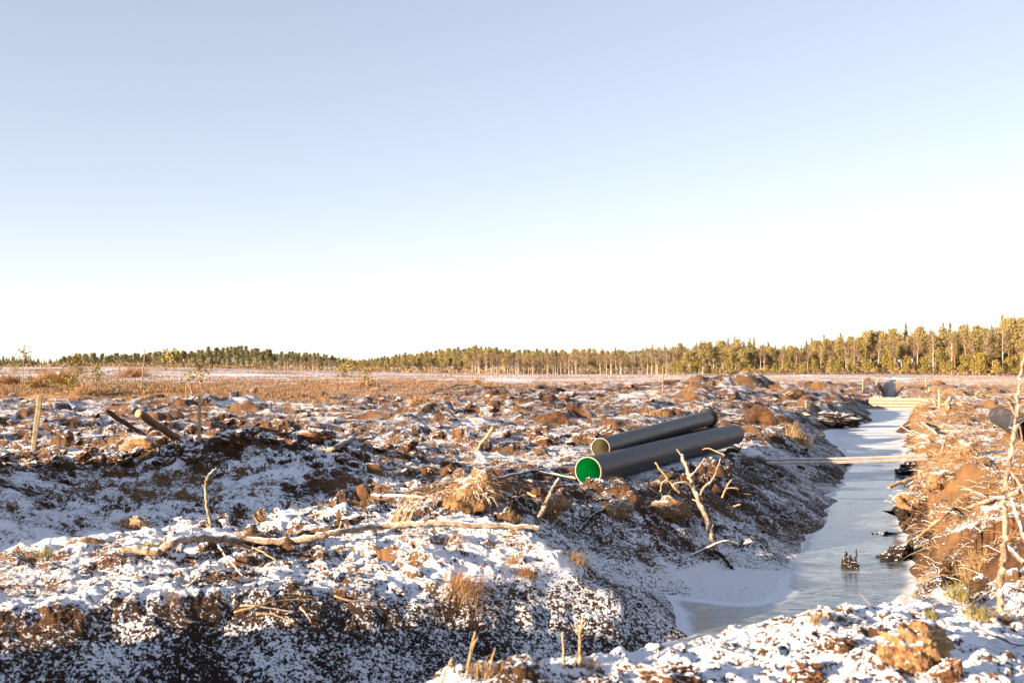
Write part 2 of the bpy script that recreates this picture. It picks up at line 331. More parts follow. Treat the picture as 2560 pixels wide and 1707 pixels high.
M_BIRCH = leafmat('white_birch_bark', ((.26, .21, .165), (.56, .48, .40)))
M_PTRUNK = leafmat('orange_grey_pine_bark', ((.12, .078, .05), (.27, .17, .105)))
M_UNDER = leafmat('tan_forest_undergrowth', ((.16, .10, .05), (.30, .20, .10)))
M_GRASS = leafmat('dry_straw_grass', ((.26, .16, .07), (.46, .31, .15)), .7, .25)
M_GRASSG = leafmat('yellow_green_grass', ((.20, .18, .045), (.38, .30, .09)), .7, .25)
M_REDGRASS = leafmat('rusty_dry_grass', ((.20, .095, .035), (.42, .25, .11)), .7, .25)
M_HEATH = leafmat('brown_heather', ((.17, .085, .035), (.36, .215, .10)))

def plastic(name, col, rough=.4, dirt=None):
    g = N(name); n = g.noise(6, 5); c = g.mix(g.ss(n, .45, .7), col, tuple(x*1.25+.004 for x in col))
    if dirt: c = g.mix(g.ss(g.math('ADD', g.noise(2.2, 5, .7), g.math('MULTIPLY', g.upz(), .08)), .57, .64), c, dirt)
    g.color(c); g.put(g.b.inputs['Roughness'], g.math('ADD', rough-.12, g.math('MULTIPLY', n, .3))); g.b.inputs['Specular IOR Level'].default_value = .5; g.bump(g.noise(60, 2), .05, .004); return g.m
M_BLACK = plastic('black_corrugated_plastic', (.036, .034, .034), .45)
M_BLACKDIRTY = plastic('muddy_black_plastic', (.022, .022, .024), .5, (.13, .07, .035))
M_GREEN = plastic('green_pipe_lining', (.0, .40, .15), .4)
M_BEIGE = plastic('beige_pipe_lining', (.40, .37, .28), .5)
M_RIM = plastic('pale_plastic_rim', (.30, .26, .19), .55)
M_RUBBER = plastic('black_rubber', (.008, .008, .009), .6)
g = N('white_painted_metal'); g.color((.8, .8, .78)); M_WHITE = g.m

# ------------------------------------------------------------------ ground
th = np.radians(np.concatenate([np.linspace(-84, -31, 190)[:-1], np.linspace(-31, 31, 1150), np.linspace(31, 46, 60)[1:]]))
rr = np.concatenate([np.geomspace(2.2, 130, 1650)[:-1], np.geomspace(130, 420, 330)[:-1], np.geomspace(420, 1800, 60)])
TH, RR = np.meshgrid(th, rr)
GX, GY = (RR*np.sin(TH)).ravel(), (RR*np.cos(TH)).ravel()
NT, NR = len(th), len(rr)
GZ = np.empty(GX.shape); info = {}
for a in range(0, len(GX), 250000):
    z, i_ = terrain(GX[a:a+250000], GY[a:a+250000], True); GZ[a:a+250000] = z
    for k, v in i_.items(): info.setdefault(k, []).append(v)
info = {k: np.concatenate(v) for k, v in info.items()}
co = np.stack([GX, GY, GZ], 1).reshape(NR, NT, 3)
du = np.gradient(co, axis=1); dv = np.gradient(co, axis=0); nn = np.cross(du, dv); nn /= np.linalg.norm(nn, axis=2, keepdims=True)+1e-12
nn = (nn*np.sign(nn[..., 2:3]+1e-9)).reshape(-1, 3); nz = nn[:, 2]; ns = nn @ np.array(svec)
i_ = info
Xs, Ys, Rs = GX, GY, i_['R']
zb_ = GZ.reshape(NR, NT); bl = zb_.copy()
for q in (1, 2, 3):
    bl[q:-q, :] += zb_[2*q:, :] + zb_[:-2*q, :]; bl[:, q:-q] += zb_[:, 2*q:] + zb_[:, :-2*q]
curv = ((zb_-bl/13)/(.0025*RR*1.5+.004)).ravel()
cov = .74 - 1.0*(1-nz) - .68*np.clip(ns-.22, 0, 1) + .22*np.clip(curv, -1.2, .8) + .17*vn(Xs/.75, Ys/.75, 71) + .24*vn(Xs/.28, Ys/.28, 77) + .13*vn(Xs/.14, Ys/.14, 78) + .15*vn(Xs/2.6, Ys/2.6, 72)
cov += np.where(i_['right'], -.05, .06)*i_['onbank']*sstep(.0, .5, i_['S']) + np.clip(i_['m'], 0, .5)*(.25+.8*vn(Xs/1.1, Ys/.8, 79)+.5*vn(Xs/.45, Ys/.4, 80)) - np.where(~i_['right'] & (Ys < 15.2) & (Xs < 2.7) & (i_['near'] < .6), (.08+.24*sstep(.45, .85, i_['S'])-.42*vn((.91*Xs+.42*Ys)/.42+.4*(Ys-.46*Xs), (Ys-.46*Xs)/1.6, 84)-.08*vn((.91*Xs+.42*Ys)/1.6, (Ys-.46*Xs)/1.2, 85)), 0)*i_['onbank']*sstep(-.1, .2, i_['S']) + .3*(i_['shelf'] > .3)*(1-sstep(.2, 1.1, i_['S']))
cov -= np.clip(i_['churn']*.19*sstep(15, 20, Ys), 0, 1)*(1-.5*i_['fz'])
cov += (-.07+.34*vn(Xs/14, Ys/9, 75)+.2*vn(Xs/5, Ys/4, 76))*sstep(110, 180, Rs) - .10*sstep(300, 380, Rs) + .55*((i_['shelf'] > .8) & (i_['S'] < .25))*np.clip(i_['shelf'], 0, 1)
cov += (.12+.5*np.clip(ns-.22, 0, 1))*i_['near']
cov -= np.where(i_['right'] & (Ys > 12) & (Ys < 120), .06, 0) + .10*sstep(30, 45, Ys)*(1-sstep(150, 200, Rs))
cov -= .62*i_['heath']*(1-.5*sstep(.1, .5, vn(Xs/7, Ys/4, 73)))
wet_ = 1-sstep(.15, .5, i_['S'])
cov += (.22*vn(Xs/.55, Ys/.4, 86)-.06)*(1-sstep(19, 24, Ys))*(Xs < 1)*(1-i_['onbank']) - .05*np.clip(i_['m']*3, 0, 1)
wl = i_['onbank']*np.where(i_['right'], 0, np.where(Ys < 15.5, .6, .35)); cov = cov + wl*(.45-cov)
cov -= np.where(i_['right'] | (Ys < 15.8), 0, 1)*i_['onbank']*(.42*np.clip(vn(Xs/1.3+.4*Ys, Ys/.9, 88)-.05, 0, 1)+.22*sstep(1.0, 1.6, i_['S'])*(Ys < 30))
sh_ = (~i_['right'])*(1-sstep(15.0, 16.6, Ys+.1*Xs))*(1-i_['near'])*(1-i_['onbank']); cov += sh_*(.12+.36*np.clip(ns-.22, 0, 1))
cov += np.where(i_['right'], .3*vn((Xs+.3*Ys)/.3, (Ys-.3*Xs)/.9, 87)+.12, 0)*i_['onbank']*(1-.6*wet_)
heath = np.clip(i_['heath'] + .8*sstep(110, 160, Rs) + np.where(i_['right'], .5*sstep(14, 22, Ys), 0) + .5*sstep(.1, .5, vn(Xs/1.8, Ys/1.8, 74))*.6, 0, 1)
f = np.arange(NR*NT).reshape(NR, NT)
quads = np.stack([f[:-1, :-1], f[:-1, 1:], f[1:, 1:], f[1:, :-1]], -1).reshape(-1, 4)[:, ::-1]
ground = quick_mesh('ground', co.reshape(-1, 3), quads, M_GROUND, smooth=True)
wet_shade = np.where(i_['right'], .35*(1-sstep(.15, .5, i_['S'])), np.where(Ys < 15.5, 1.0, .6))*i_['onbank']*(Rs < 150)  # wet peat deepened by painted shade on left walls; faint at right waterline
for nm, arr in (('snow', cov), ('heath', heath), ('wet_shade', wet_shade)):
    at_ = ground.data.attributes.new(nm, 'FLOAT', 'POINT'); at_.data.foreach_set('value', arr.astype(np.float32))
tag(ground, 'churned snow dusted peat ground of the cut over bog', None, None, 'structure')

ix, iy = [], []
for yy in np.arange(3.0, 89, .16):
    xs0 = np.arange(-11, 9, .16) if yy < 24 else np.arange(.388*yy-8, .388*yy+5, .16); ix.append(xs0); iy.append(np.full(xs0.shape, yy))
ix, iy = np.concatenate(ix), np.concatenate(iy); isd = ditch_field(ix, iy)[0]; keep = isd < .75; ix, iy, isd = ix[keep], iy[keep], isd[keep]; k_ = len(ix)
e_ = np.stack([np.stack([ix+a_*.08, iy+b_*.08, np.full(k_, ZW)], 1) for a_, b_ in ((-1, -1), (1, -1), (1, 1), (-1, 1))], 1).reshape(-1, 3)
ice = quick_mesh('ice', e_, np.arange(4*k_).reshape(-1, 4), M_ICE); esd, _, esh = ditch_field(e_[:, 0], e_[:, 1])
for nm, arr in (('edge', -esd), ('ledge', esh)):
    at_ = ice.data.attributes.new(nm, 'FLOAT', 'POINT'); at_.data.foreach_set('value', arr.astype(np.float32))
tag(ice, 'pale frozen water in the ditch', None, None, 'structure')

# ------------------------------------------------------------------ forest
def tree_tris(centers, size, seed, flat=.5, down=0.0, per=1):   # many small leaf-sized triangles round the given points
    r = np.random.default_rng(seed); n = len(centers)
    a = r.normal(size=(n, 3)); a[:, 2] *= flat; a /= np.linalg.norm(a, axis=1, keepdims=True)+1e-9
    b = r.normal(size=(n, 3)); b -= (b*a).sum(1, keepdims=True)*a; b /= np.linalg.norm(b, axis=1, keepdims=True)+1e-9
    s = size*r.uniform(.6, 1.4, (n, 1)); a[:, 2] -= down
    v = np.stack([centers-b*s*.5, centers+b*s*.5, centers+a*s*1.3], 1).reshape(-1, 3)
    return v, np.arange(3*n).reshape(n, 3)
def trunk_mb(h, r0, lean=.0, wob=.02, bend=None):
    n = 8; mb = MB(); ph = random.uniform(0, 6)
    pts = [(lean*h*(t/n)**1.3 + wob*h*math.sin(ph+t*.8)*.4*(t/n), wob*h*math.cos(ph+t)*.4*(t/n), h*t/n - (.3 if t == 0 else 0)) for t in range(n+1)]
    mb.tube(pts, [r0*(1-.82*t/n) for t in range(n+1)], 6); return mb, pts
def pine_proto(h, crown_base, width, seed, mat, trunkmat, ntri=4200, tri=.21, r0=.16, lean=0.0):
    random.seed(seed); r = np.random.default_rng(seed)
    tm, pts = trunk_mb(h*.97, r0, lean); cs = []
    nb = int(15+h*1.1)
    for k in range(nb):
        f = k/(nb-1); z = h*(crown_base+(1-crown_base)*f**.9)
        L = width*(.35+.65*math.sin(math.pi*min(1, .18+.9*f)**.8))*r.uniform(.55, 1.15)*(1 if f < .93 else .5)
        an = r.uniform(0, 2*math.pi); i = min(int(z/h*8), 7); t = z/h*8-i
        bx = pts[i][0]+(pts[i+1][0]-pts[i][0])*t if i < 8 else pts[8][0]; by = pts[i][1]
        tip = (bx+math.cos(an)*L, by+math.sin(an)*L, z+L*r.uniform(-.05, .35))
        tm.tube([(bx, by, z-.1), ((bx+tip[0])/2, (by+tip[1])/2, z+.1*L), tip], [.05, .035, .012], 4, False)
        for q in (.45, .75, 1.0):
            c = np.array([bx+(tip[0]-bx)*q, by+(tip[1]-by)*q, z+(tip[2]-z)*q+.1])
            m = int(ntri/nb/3)
            cs.append(c + r.normal(size=(m, 3))*np.array([.40, .40, .24])*(.5+width*.38))
    return tm, tree_tris(np.concatenate(cs), tri, seed, .6)
def spruce_proto(h, width, seed, base=.1, ntri=2600, tri=.3):
    random.seed(seed); r = np.random.default_rng(seed); tm, pts = trunk_mb(h, .15, 0, .004)
    cs = []; nl = int(14+h*.7)
    for k in range(nl):
        f = k/nl; z = h*(base+(1-base)*f); R = width*(1-f)**.85*r.uniform(.8, 1.1)+.12
        m = int(ntri*(1-f+.12)/nl*1.6); an = r.integers(0, 9, m)/9*2*math.pi + r.normal(size=m)*.16+k*.7; q = np.sqrt(r.uniform(.02, 1, m))
        cs.append(np.stack([np.cos(an)*R*q, np.sin(an)*R*q, z - R*.38*q + r.normal(size=m)*.12], 1))
    cs.append(np.stack([r.normal(size=30)*.05, r.normal(size=30)*.05, h*r.uniform(.94, 1.03, 30)], 1))
    return tm, tree_tris(np.concatenate(cs), tri, seed, .35, .35)
def birch_proto(h, seed, width=1.75, ntw=1700):
    random.seed(seed); r = np.random.default_rng(seed); tm, pts = trunk_mb(h*.93, .10+.004*h, random.uniform(-.07, .07), .03)
    tw = []
    for k in range(26):
        f = r.uniform(.42, .98); z = h*.93*f; i = min(int(f*8), 7); b = np.array(pts[i])*(1-(f*8-i))+np.array(pts[i+1])*(f*8-i)
        an = r.uniform(0, 2*math.pi); L = width*(1.15-f*.75)*r.uniform(.7, 1.2)
        tip = b+np.array([math.cos(an)*L, math.sin(an)*L, L*r.uniform(.7, 1.5)])
        tm.tube([b, (b+tip)/2+np.array([0, 0, -.1]), tip], [.04, .025, .01], 4, False)
        m = ntw//26
        q = r.uniform(.25, 1.05, (m, 1)); tw.append(b+(tip-b)*q+r.normal(size=(m, 3))*.30)
    c = np.concatenate(tw); n = len(c); d = r.normal(size=(n, 3))*np.array([1, 1, .8]); d[:, 2] -= .1; d /= np.linalg.norm(d, axis=1, keepdims=True); L = r.uniform(.35, .8, (n, 1))
    s = np.cross(d, [0, 0, 1.0]); s /= np.linalg.norm(s, axis=1, keepdims=True)+1e-6
    v = np.stack([c-s*.022, c+s*.022, c+d*L], 1).reshape(-1, 3)
    return tm, (v, np.arange(3*n).reshape(n, 3))
KINDS = {}
def add_proto(kind, tm, crown, tmat, cmat, h):
    hold = bpy.data.objects.new(kind, None)
    t = tm.build('trunk', tmat); c = quick_mesh('crown', crown[0], crown[1], cmat)
    for o in (t, c): C.objects.unlink(o)
    KINDS.setdefault(kind, []).append((t, c, h))
for s_ in range(5):
    h = 12.0; tm, cr = pine_proto(h, (.34, .45, .28, .5, .4)[s_], (1.7, 1.5, 1.9, 1.4, 1.7)[s_], 100+s_, M_PINE, M_PTRUNK); add_proto('pine_tree', tm, cr, M_PTRUNK, M_PINE, h)
for s_ in range(3):
    tm, cr = pine_proto(15.0, (.58, .64, .52)[s_], 1.25, 130+s_, M_PINE, M_PTRUNK, 2000, .3, .15); add_proto('tall_conifer', tm, cr, M_PTRUNK, M_SPRUCE, 15.0)
for s_ in range(3):
    tm, cr = spruce_proto(14.0, (2.0, 1.6, 1.8)[s_], 160+s_); add_proto('spruce_tree', tm, cr, M_PTRUNK, M_SPRUCE, 14.0)
for s_ in range(4):
    tm, cr = birch_proto(11.0, 180+s_); add_proto('birch_tree', tm, cr, M_BIRCH, M_BIRCHTWIG, 11.0)
for s_ in range(3):
    tm, cr = pine_proto(5.0, (.12, .2, .3)[s_], (1.1, .9, 1.0)[s_], 210+s_, M_YPINE, M_PTRUNK, 900, .2, .07); add_proto('young_pine', tm, cr, M_PTRUNK, M_YPINE, 5.0)
def plant_tree(kind, x, y, h, label, group, var=None, cat='tree', z=None, fat=1.0):
    t, c, h0 = random.choice(KINDS[kind]) if var is None else KINDS[kind][var]
    e = empty(kind, (x, y, gz(x, y) if z is None else z), label, cat, group); k = h/h0; kw = k**.6*fat
    e.scale = (kw, kw, k); e.rotation_euler = (0, 0, random.uniform(0, 6.28))
    for o in (t, c):
        q = o.copy(); C.objects.link(q); q.parent = e
    return e
SKY = [(-150,893),(0,893),(60,890),(110,902),(150,896),(180,887),(300,886),(440,880),(520,872),(600,869),(700,880),(790,884),(860,897),(900,899),(1000,886),(1100,874),(1190,867),(1280,876),(1400,875),(1500,872),(1600,866),(1680,860),(1760,855),(1850,845),(1930,862),(1990,862),(2060,845),(2150,835),(2215,822),(2300,818),(2350,820),(2420,815),(2480,808),(2535,795),(2600,785),(2760,770)]
def skyline(px): return float(np.interp(px, [a for a, b in SKY], [b for a, b in SKY]))
GC = {}
xs_, ys_ = np.meshgrid(np.linspace(-420, 420, 141), np.linspace(240, 900, 111)); zs_ = terrain(xs_.ravel(), ys_.ravel()).reshape(xs_.shape)
def gzf(x, y):
    i = int(np.clip(round((x+420)/6), 0, 140)); j = int(np.clip(round((y-240)/6), 0, 110)); return float(zs_[j, i])
def belt(kind, n, p0, p1, d0, d1, lo, hi, label, group, dfun=None, fat=1.0):
    for k in range(n):
        px = p0+(p1-p0)*(k+random.random())/n; d = random.uniform(d0, d1) + (dfun(px) if dfun else 0)
        x = (px-CX)/F*d; z = gzf(x, d); top = CAMH+(HZ-skyline(px))/F*d; h = max(2.2, (top-z)*1.05*random.uniform(lo, hi))
        plant_tree(kind, x, d, h, label, group, z=z-.15, fat=fat)
random.seed(3)
rd = lambda px: 345-45*float(sstep(2100, 2560, px))
# left forest: tall bare-trunked conifers on the rise
belt('tall_conifer', 120, 150, 880, 455, 540, .8, 1.06, 'tall dark conifer with a bare trunk in the left forest edge', 'conifers of the left forest edge')
belt('spruce_tree', 62, -140, 200, 540, 600, .85, 1.1, 'dark spruce in the low far forest at the left edge', 'spruces of the far left forest')
belt('spruce_tree', 50, 160, 820, 520, 570, .7, .98, 'dark spruce behind the bare trunks of the left forest', 'spruces behind the left forest edge')
belt('birch_tree', 26, 690, 930, 400, 450, .55, .8, 'bare pale birch at the right end of the left forest', 'birches right of the left forest')
# middle: birches and pines along the flat bog edge, wooded hill behind
belt('pine_tree', 88, 840, 1720, 385, 420, .45, .78, 'low olive pine in the wood across the middle of the bog edge', 'pines along the middle bog edge')
belt('birch_tree', 130, 1180, 1960, 366, 400, .6, .9, 'bare birch with a white trunk in the middle bog edge', 'birches along the middle bog edge', None, 1.15)
belt('tall_conifer', 70, 880, 1420, 560, 660, .85, 1.04, 'green conifer on the wooded hill behind the bog', 'conifers on the wooded hill')
belt('pine_tree', 60, 880, 1560, 470, 560, .75, .98, 'olive pine on the slope of the wooded hill', 'pines on the hill slope')
belt('spruce_tree', 44, 1300, 2050, 430, 470, .8, 1.04, 'dark spruce rising behind the birches of the middle wood', 'spruces behind the middle birches')
# right forest: bigger, nearer, golden pines
belt('pine_tree', 86, 1700, 2700, 8, 45, .62, .98, 'golden olive pine in the tall forest at right', 'pines of the right forest', rd, 1.15)
belt('birch_tree', 62, 1880, 2700, 2, 50, .6, .96, 'white trunked birch among the pines of the right forest', 'birches of the right forest', rd, 1.15)
belt('spruce_tree', 30, 1850, 2700, 40, 70, .88, 1.1, 'dark pointed spruce top standing above the right forest', 'spruces above the right forest', rd)
belt('young_pine', 60, 1650, 2680, -8, 6, .16, .42, 'small yellow green pine at the foot of the right forest', 'young pines at the foot of the right forest', rd, 1.3)
# what stands behind the visible trees: one mass nobody could count
cs = []; r = np.random.default_rng(5)
for k in range(1500):
    px = -170+2950*(k+r.random())/1500; d = r.uniform(430, 480) if px > 1750 else r.uniform(600, 690)
    x = (px-CX)/F*d; z = gzf(x, d); top = CAMH+(HZ-skyline(px)-4)/F*d-z; h = top*r.uniform(.7, .97)
    f_ = r.uniform(0, 1, 36)[:, None]**.8
    cs.append(np.array([x, d, z]) + np.concatenate([r.normal(size=(36, 2))*(1.5-1.2*f_), h*f_], 1))
v, f_ = tree_tris(np.concatenate(cs), .95, 6, .7, .2)
tag(quick_mesh('far_wood', v, f_, M_SPRUCE), 'dark mass of forest filling in behind the visible trees', None, None, 'stuff')
cs = []
for k in range(5200):
    px = r.uniform(-150, 2720); d = {0: 450, 1: 385, 2: rd(px)}[0 if px < 850 else 1 if px < 1750 else 2]+r.uniform(-4, 70)
    x = (px-CX)/F*d; cs.append(np.array([x, d, gzf(x, d)]) + r.normal(size=(5, 3))*np.array([.5, .5, .3]) + np.array([0, 0, r.uniform(.2, 1.9)]))
v, f_ = tree_tris(np.concatenate(cs), .5, 8, 1.0)
tag(quick_mesh('undergrowth', v, f_, M_UNDER), 'tan brown undergrowth between the forest trunks', None, None, 'stuff')

# ------------------------------------------------------------------ pipes
def frame(a, b):
    d = (Vector(b)-Vector(a)).normalized(); s = d.cross(Vector((0, 0, 1))).normalized(); return d, s, s.cross(d)
def lathe(mb, a, b, prof, seg=48):                       # prof: (distance along, radius)
    d, s, u = frame(a, b); a = Vector(a); vs = []
    for t, r in prof:
        for k in range(seg):
            an = 2*math.pi*k/seg; vs.append(a+d*t+s*math.cos(an)*r+u*math.sin(an)*r)
    fs = [(i*seg+k, i*seg+(k+1) % seg, (i+1)*seg+(k+1) % seg, (i+1)*seg+k) for i in range(len(prof)-1) for k in range(seg)]
    return mb.add(vs, fs)
def ribbed_pipe(name, a, b, r, wall, pitch, amp, liner, label, group, ends=(.25, .25), shell=M_BLACK, rim=M_RIM, collar=None):
    a, b = Vector(a), Vector(b); L = (b-a).length
    e = empty(name, a, label, 'pipe', group); prof = [(ends[0]*.0, r*.985), (.10, r*.985)]; t = .12
    while t < L-.12:
        prof += [(t, r-amp), (t+pitch*.28, r-amp), (t+pitch*.42, r), (t+pitch*.86, r)]; t += pitch
    prof += [(L, r*.985)]
    m = MB(); lathe(m, a, b, prof); m.build('outer_shell', shell, e, a)
    m = MB(); lathe(m, a, b, [(q, r-wall-(.005 if i % 2 else 0)) for i, q in enumerate(np.linspace(L-.012, .012, int(L/.07)))]); m.build('inner_lining', liner, e, a)
    for nm, t0, t1 in (('rim', -.012, .03), ('rim', L-.03, L+.012)):
        m = MB(); lathe(m, a, b, [(t0, r-wall+.002), (t0, r+.002), (t1, r+.002), (t1, r-wall+.002), (t0, r-wall+.002)]); m.build(nm, rim, e, a)
    if collar:
        m = MB(); lathe(m, a, b, [(L-.3, r+.004), (L-.29, r+.035), (L-.02, r+.04), (L+.02, r+.03), (L+.02, r-.01)]); m.build('socket_collar', M_RUBBER, e, a)
    for o in e.children:
        pass
    return e
ribbed_pipe('corrugated_pipe', (1.57, 20.5, .312), (6.35, 28.5, .545), .30, .018, .105, .0032, M_GREEN, 'front black ribbed pipe with a bright green inside, lying lowest', 'black drainage pipes stacked beside the ditch')
ribbed_pipe('corrugated_pipe', (1.62, 21.6, .262), (5.95, 29.25, .50), .25, .02, .09, .004, M_BEIGE, 'black pipe squeezed underneath and behind the green lined pipe', 'black drainage pipes stacked beside the ditch')
ribbed_pipe('corrugated_pipe', (1.94, 21.8, .69), (5.83, 29.3, .985), .218, .014, .07, .0018, M_BEIGE, 'upper black pipe with a beige inside, resting on top of the other two', 'black drainage pipes stacked beside the ditch', collar=True)
p_ = hit(2500, 1064); q_ = hit(2566, 1112)
ribbed_pipe('corrugated_pipe', (q_.x+.1, q_.y, q_.z+.33), (p_.x, p_.y, p_.z+.33), .33, .03, .55, .03, M_BLACKDIRTY, 'muddy black pipe lying alone at the right edge of the bog', None, shell=M_BLACKDIRTY, rim=M_BLACKDIRTY, collar=None)

# ------------------------------------------------------------------ timber: stakes, planks, dam
def stake(base, top, wpx, label, group, sunk=.25, mat=M_TIMBER):
    b = hit(*base); t = at(top[0], top[1], b.y); wd = wpx/F*b.y; d = (t-b).normalized(); b2 = b-d*sunk
    s = Vector((1, .35, 0)).normalized(); s = (s-d*s.dot(d)).normalized(); u = d.cross(s)
    mb = MB(); n = 6; vs = []
    for i in range(n+1):
        c = b2+(t-b2)*i/n
        for (x, y) in ((-1, -.8), (-.8, -1), (.8, -1), (1, -.8), (1, .8), (.8, 1), (-.8, 1), (-1, .8)):
            vs.append(c + s*x*wd*.5*(1+.04*math.sin(i*2.1)) + u*y*wd*.5 + d*(0 if i < n else .04*x*wd))
    fs = [(i*8+k, i*8+(k+1) % 8, i*8+8+(k+1) % 8, i*8+8+k) for i in range(n) for k in range(8)]+[tuple(n*8+k for k in range(8))]
    mb.add(vs, fs); o = mb.build('wooden_stake', mat, None, b, False); return tag(o, label, 'stake', group)
SG = 'wooden marker stakes'
stake((83, 1125), (101, 986), 11, 'thick leaning wooden stake at the left edge, left of the two logs', SG)
stake((498, 1100), (499, 989), 8, 'upright pale wooden stake behind the snowy mound, right of the two logs', SG)
stake((2349, 1021), (2348, 973), 4.5, 'pale wooden stake on the right bank near the plank dam', SG)
stake((2015, 1019), (2015, 1005), 4, 'short pale stake on the left ditch bank before the dam', SG, .15)
stake((2157, 975), (2157, 950), 2.6, 'thin stake left of the ditch beyond the dam', SG, .15)
stake((2315, 966), (2315, 944), 2.6, 'thin stake right of the ditch beyond the dam', SG, .15)
stake((2190, 963), (2195, 946), 3, 'leaning thin stake left of the far ditch', SG, .15)
stake((1657, 979), (1657, 914), 2.2, 'thin tall pole standing on the far spoil heap against the birches', SG, .15, M_BARE)
stake((2323, 978), (2323, 968), 2.6, 'tiny stake stub on the right bank beyond the dam', SG, .15)

def plank(name, a, b, w, t, mat, label, cat, group, parent=None, tilt=0.0):
    a, b = Vector(a), Vector(b); d, s, u = frame(a, b); mb = MB(); n = 14; vs = []
    for i in range(n+1):
        c = a+(b-a)*i/n + Vector((0, 0, -.03*math.sin(math.pi*i/n)))
        for (x, y) in ((-1, -1), (-.95, -1), (.95, -1), (1, -1), (1, 1), (.95, 1), (-.95, 1), (-1, 1)): vs.append(c+s*x*w*.5+u*y*t*.5)
    fs = [(i*8+k, i*8+(k+1) % 8, i*8+8+(k+1) % 8, i*8+8+k) for i in range(n) for k in range(8)]+[tuple(range(7, -1, -1)), tuple(n*8+k for k in range(8))]
    mb.add(vs, fs); o = mb.build(name, mat, parent, a, False)
    return tag(o, label, cat, group) if not parent else o
e1, e2 = at(1850, 1158, 28.0), at(2316, 1147, 29.0)
plank('footbridge_plank', e1, e2, .2, .058, M_BOARD, 'near board of the two laid side by side across the frozen ditch', 'plank', 'boards laid across the ditch')
plank('footbridge_plank', e1+Vector((-.1, .30, .07)), e2+Vector((.1, .30, .07)), .2, .058, M_BOARD, 'far board of the two laid side by side across the frozen ditch', 'plank', 'boards laid across the ditch')
f1, f2 = at(2220, 947, 245), at(2290, 947.5, 243)
plank('footbridge_plank', f1, f2, .8, .26, M_BOARD, 'distant board crossing the far end of the ditch beyond the dam', 'plank', None)
d0, d1 = Vector((30.9, 86.2, 0)), Vector((35.7, 84.9, 0))
dam = empty('plank_dam', ((d0+d1)/2).xy.to_3d()+Vector((0, 0, ZW)), 'yellow wooden plank dam closing the ditch beyond the footbridge', 'dam')
for k in range(5):
    off = Vector((.0, .03*(k % 2), ZW-.22+.27*k))
    mb = MB(); d, s, u = frame(d0, d1); c = (d0+d1)/2+off
    mb.box(c, d*(d1-d0).length*.5, s*.04, u*.110); mb.build('board', M_DAM, dam, dam.location, False)
for t in (.2, .82):
    c = d0+(d1-d0)*t+Vector((.05, .14, -.5)); mb = MB(); mb.box(c, d*.06, s*.06, u*.62); mb.build('post', M_TIMBER, dam, dam.location, False)

# ------------------------------------------------------------------ logs, branches, dead trees
def smooth_path(pts, n=5):
    P = [Vector(p) for p in pts]; out = []
    for i in range(len(P)-1):
        p0, p1, p2, p3 = P[max(i-1, 0)], P[i], P[i+1], P[min(i+2, len(P)-1)]
        for k in range(n):
            t = k/n; out.append(.5*((2*p1)+(p2-p0)*t+(2*p0-5*p1+4*p2-p3)*t*t+(3*p1-p0-3*p2+p3)*t**3))
    return out+[P[-1]]
def stick_mesh(name, pts, r0, r1, mat, parent=None, label=None, cat='branch', group=None, seg=8, wob=.08, n=5, knots=0):
    P = smooth_path(pts, n); m = len(P); rr_ = [(r0+(r1-r0)*i/(m-1))*(1+.12*math.sin(i*1.7)) for i in range(m)]
    mb = MB(); L = (P[-1]-P[0]).length
    jit = [p+Vector((random.gauss(0, 1), random.gauss(0, 1), random.gauss(0, 1)))*r0*.18 for p in P]; jit[0] = P[0]; jit[-1] = P[-1]
    mb.tube(jit, rr_, seg, True, wob)
    for k in range(knots):
        i = random.randint(2, m-3); a = random.uniform(-1, 1); d = Vector((random.uniform(-1, 1), random.uniform(-.6, .6), random.uniform(.2, 1))).normalized()
        mb.tube([jit[i], jit[i]+d*rr_[i]*1.8, jit[i]+d*rr_[i]*3.0], [rr_[i]*.5, rr_[i]*.35, rr_[i]*.2], 5, True, .1)
    loc = parent.location if parent is not None else P[0]
    o = mb.build(name, mat, parent, loc)
    return tag(o, label, cat, group) if parent is None else o
def px_stick(name, pix, w0, w1, mat, label, cat='branch', group=None, depth=None, lift=.0, drape=True, **kw):
    """pix: photo pixels along the stick; lies on the ground (drape) or stands in the plane at depth"""
    if depth is None and drape:
        pts = [hit(px, py) for px, py in pix]; ys = [p.y for p in pts]
        pts = [at(px, py, p.y-.03) for (px, py), p in zip(pix, pts)]
    else:
        y0, y1 = depth if isinstance(depth, tuple) else (depth, depth); n = len(pix)-1
        pts = [at(px, py, y0+(y1-y0)*i/n) for i, (px, py) in enumerate(pix)]
    r0, r1 = w0/F*pts[0].y*.5, w1/F*pts[-1].y*.5
    pts = [p+Vector((0, 0, lift)) for p in pts]
    return stick_mesh(name, pts, r0, r1, mat, None, label, cat, group, **kw)
random.seed(11)
# the two logs leaning out of the mound, each with its sawn end
def log(pix, wpx, y, label, mat, cutmat):
    a, b = at(*pix[0], y[0]), at(*pix[1], y[1]); r = wpx/F*y[0]*.5; d = (b-a).normalized()
    e = empty('log', b, label, 'log', 'logs leaning on the mound')
    P = [a+(b-a)*t for t in np.linspace(0, 1, 9)]; mb = MB(); mb.tube([Vector(p)+Vector((0, 0, .012*math.sin(i*1.9))) for i, p in enumerate(P)], [r*(1-.12*i/8+.05*math.sin(i*2.3)) for i in range(9)], 14, True, .05)
    mb.build('bark', mat, e, b)
    m = MB(); m.tube([a-d*.006, a+d*.01], [r*.93, r*.95], 14); m.build('sawn_end', cutmat, e, b); return e
b_ = hit(452, 1100)
log(((346, 1033), (458, 1106)), 22, (b_.y-1.1, b_.y+.25), 'thick brown log with a pale sawn end, right of the pair leaning on the mound', M_BARK, M_CUT)
b_ = hit(350, 1085)
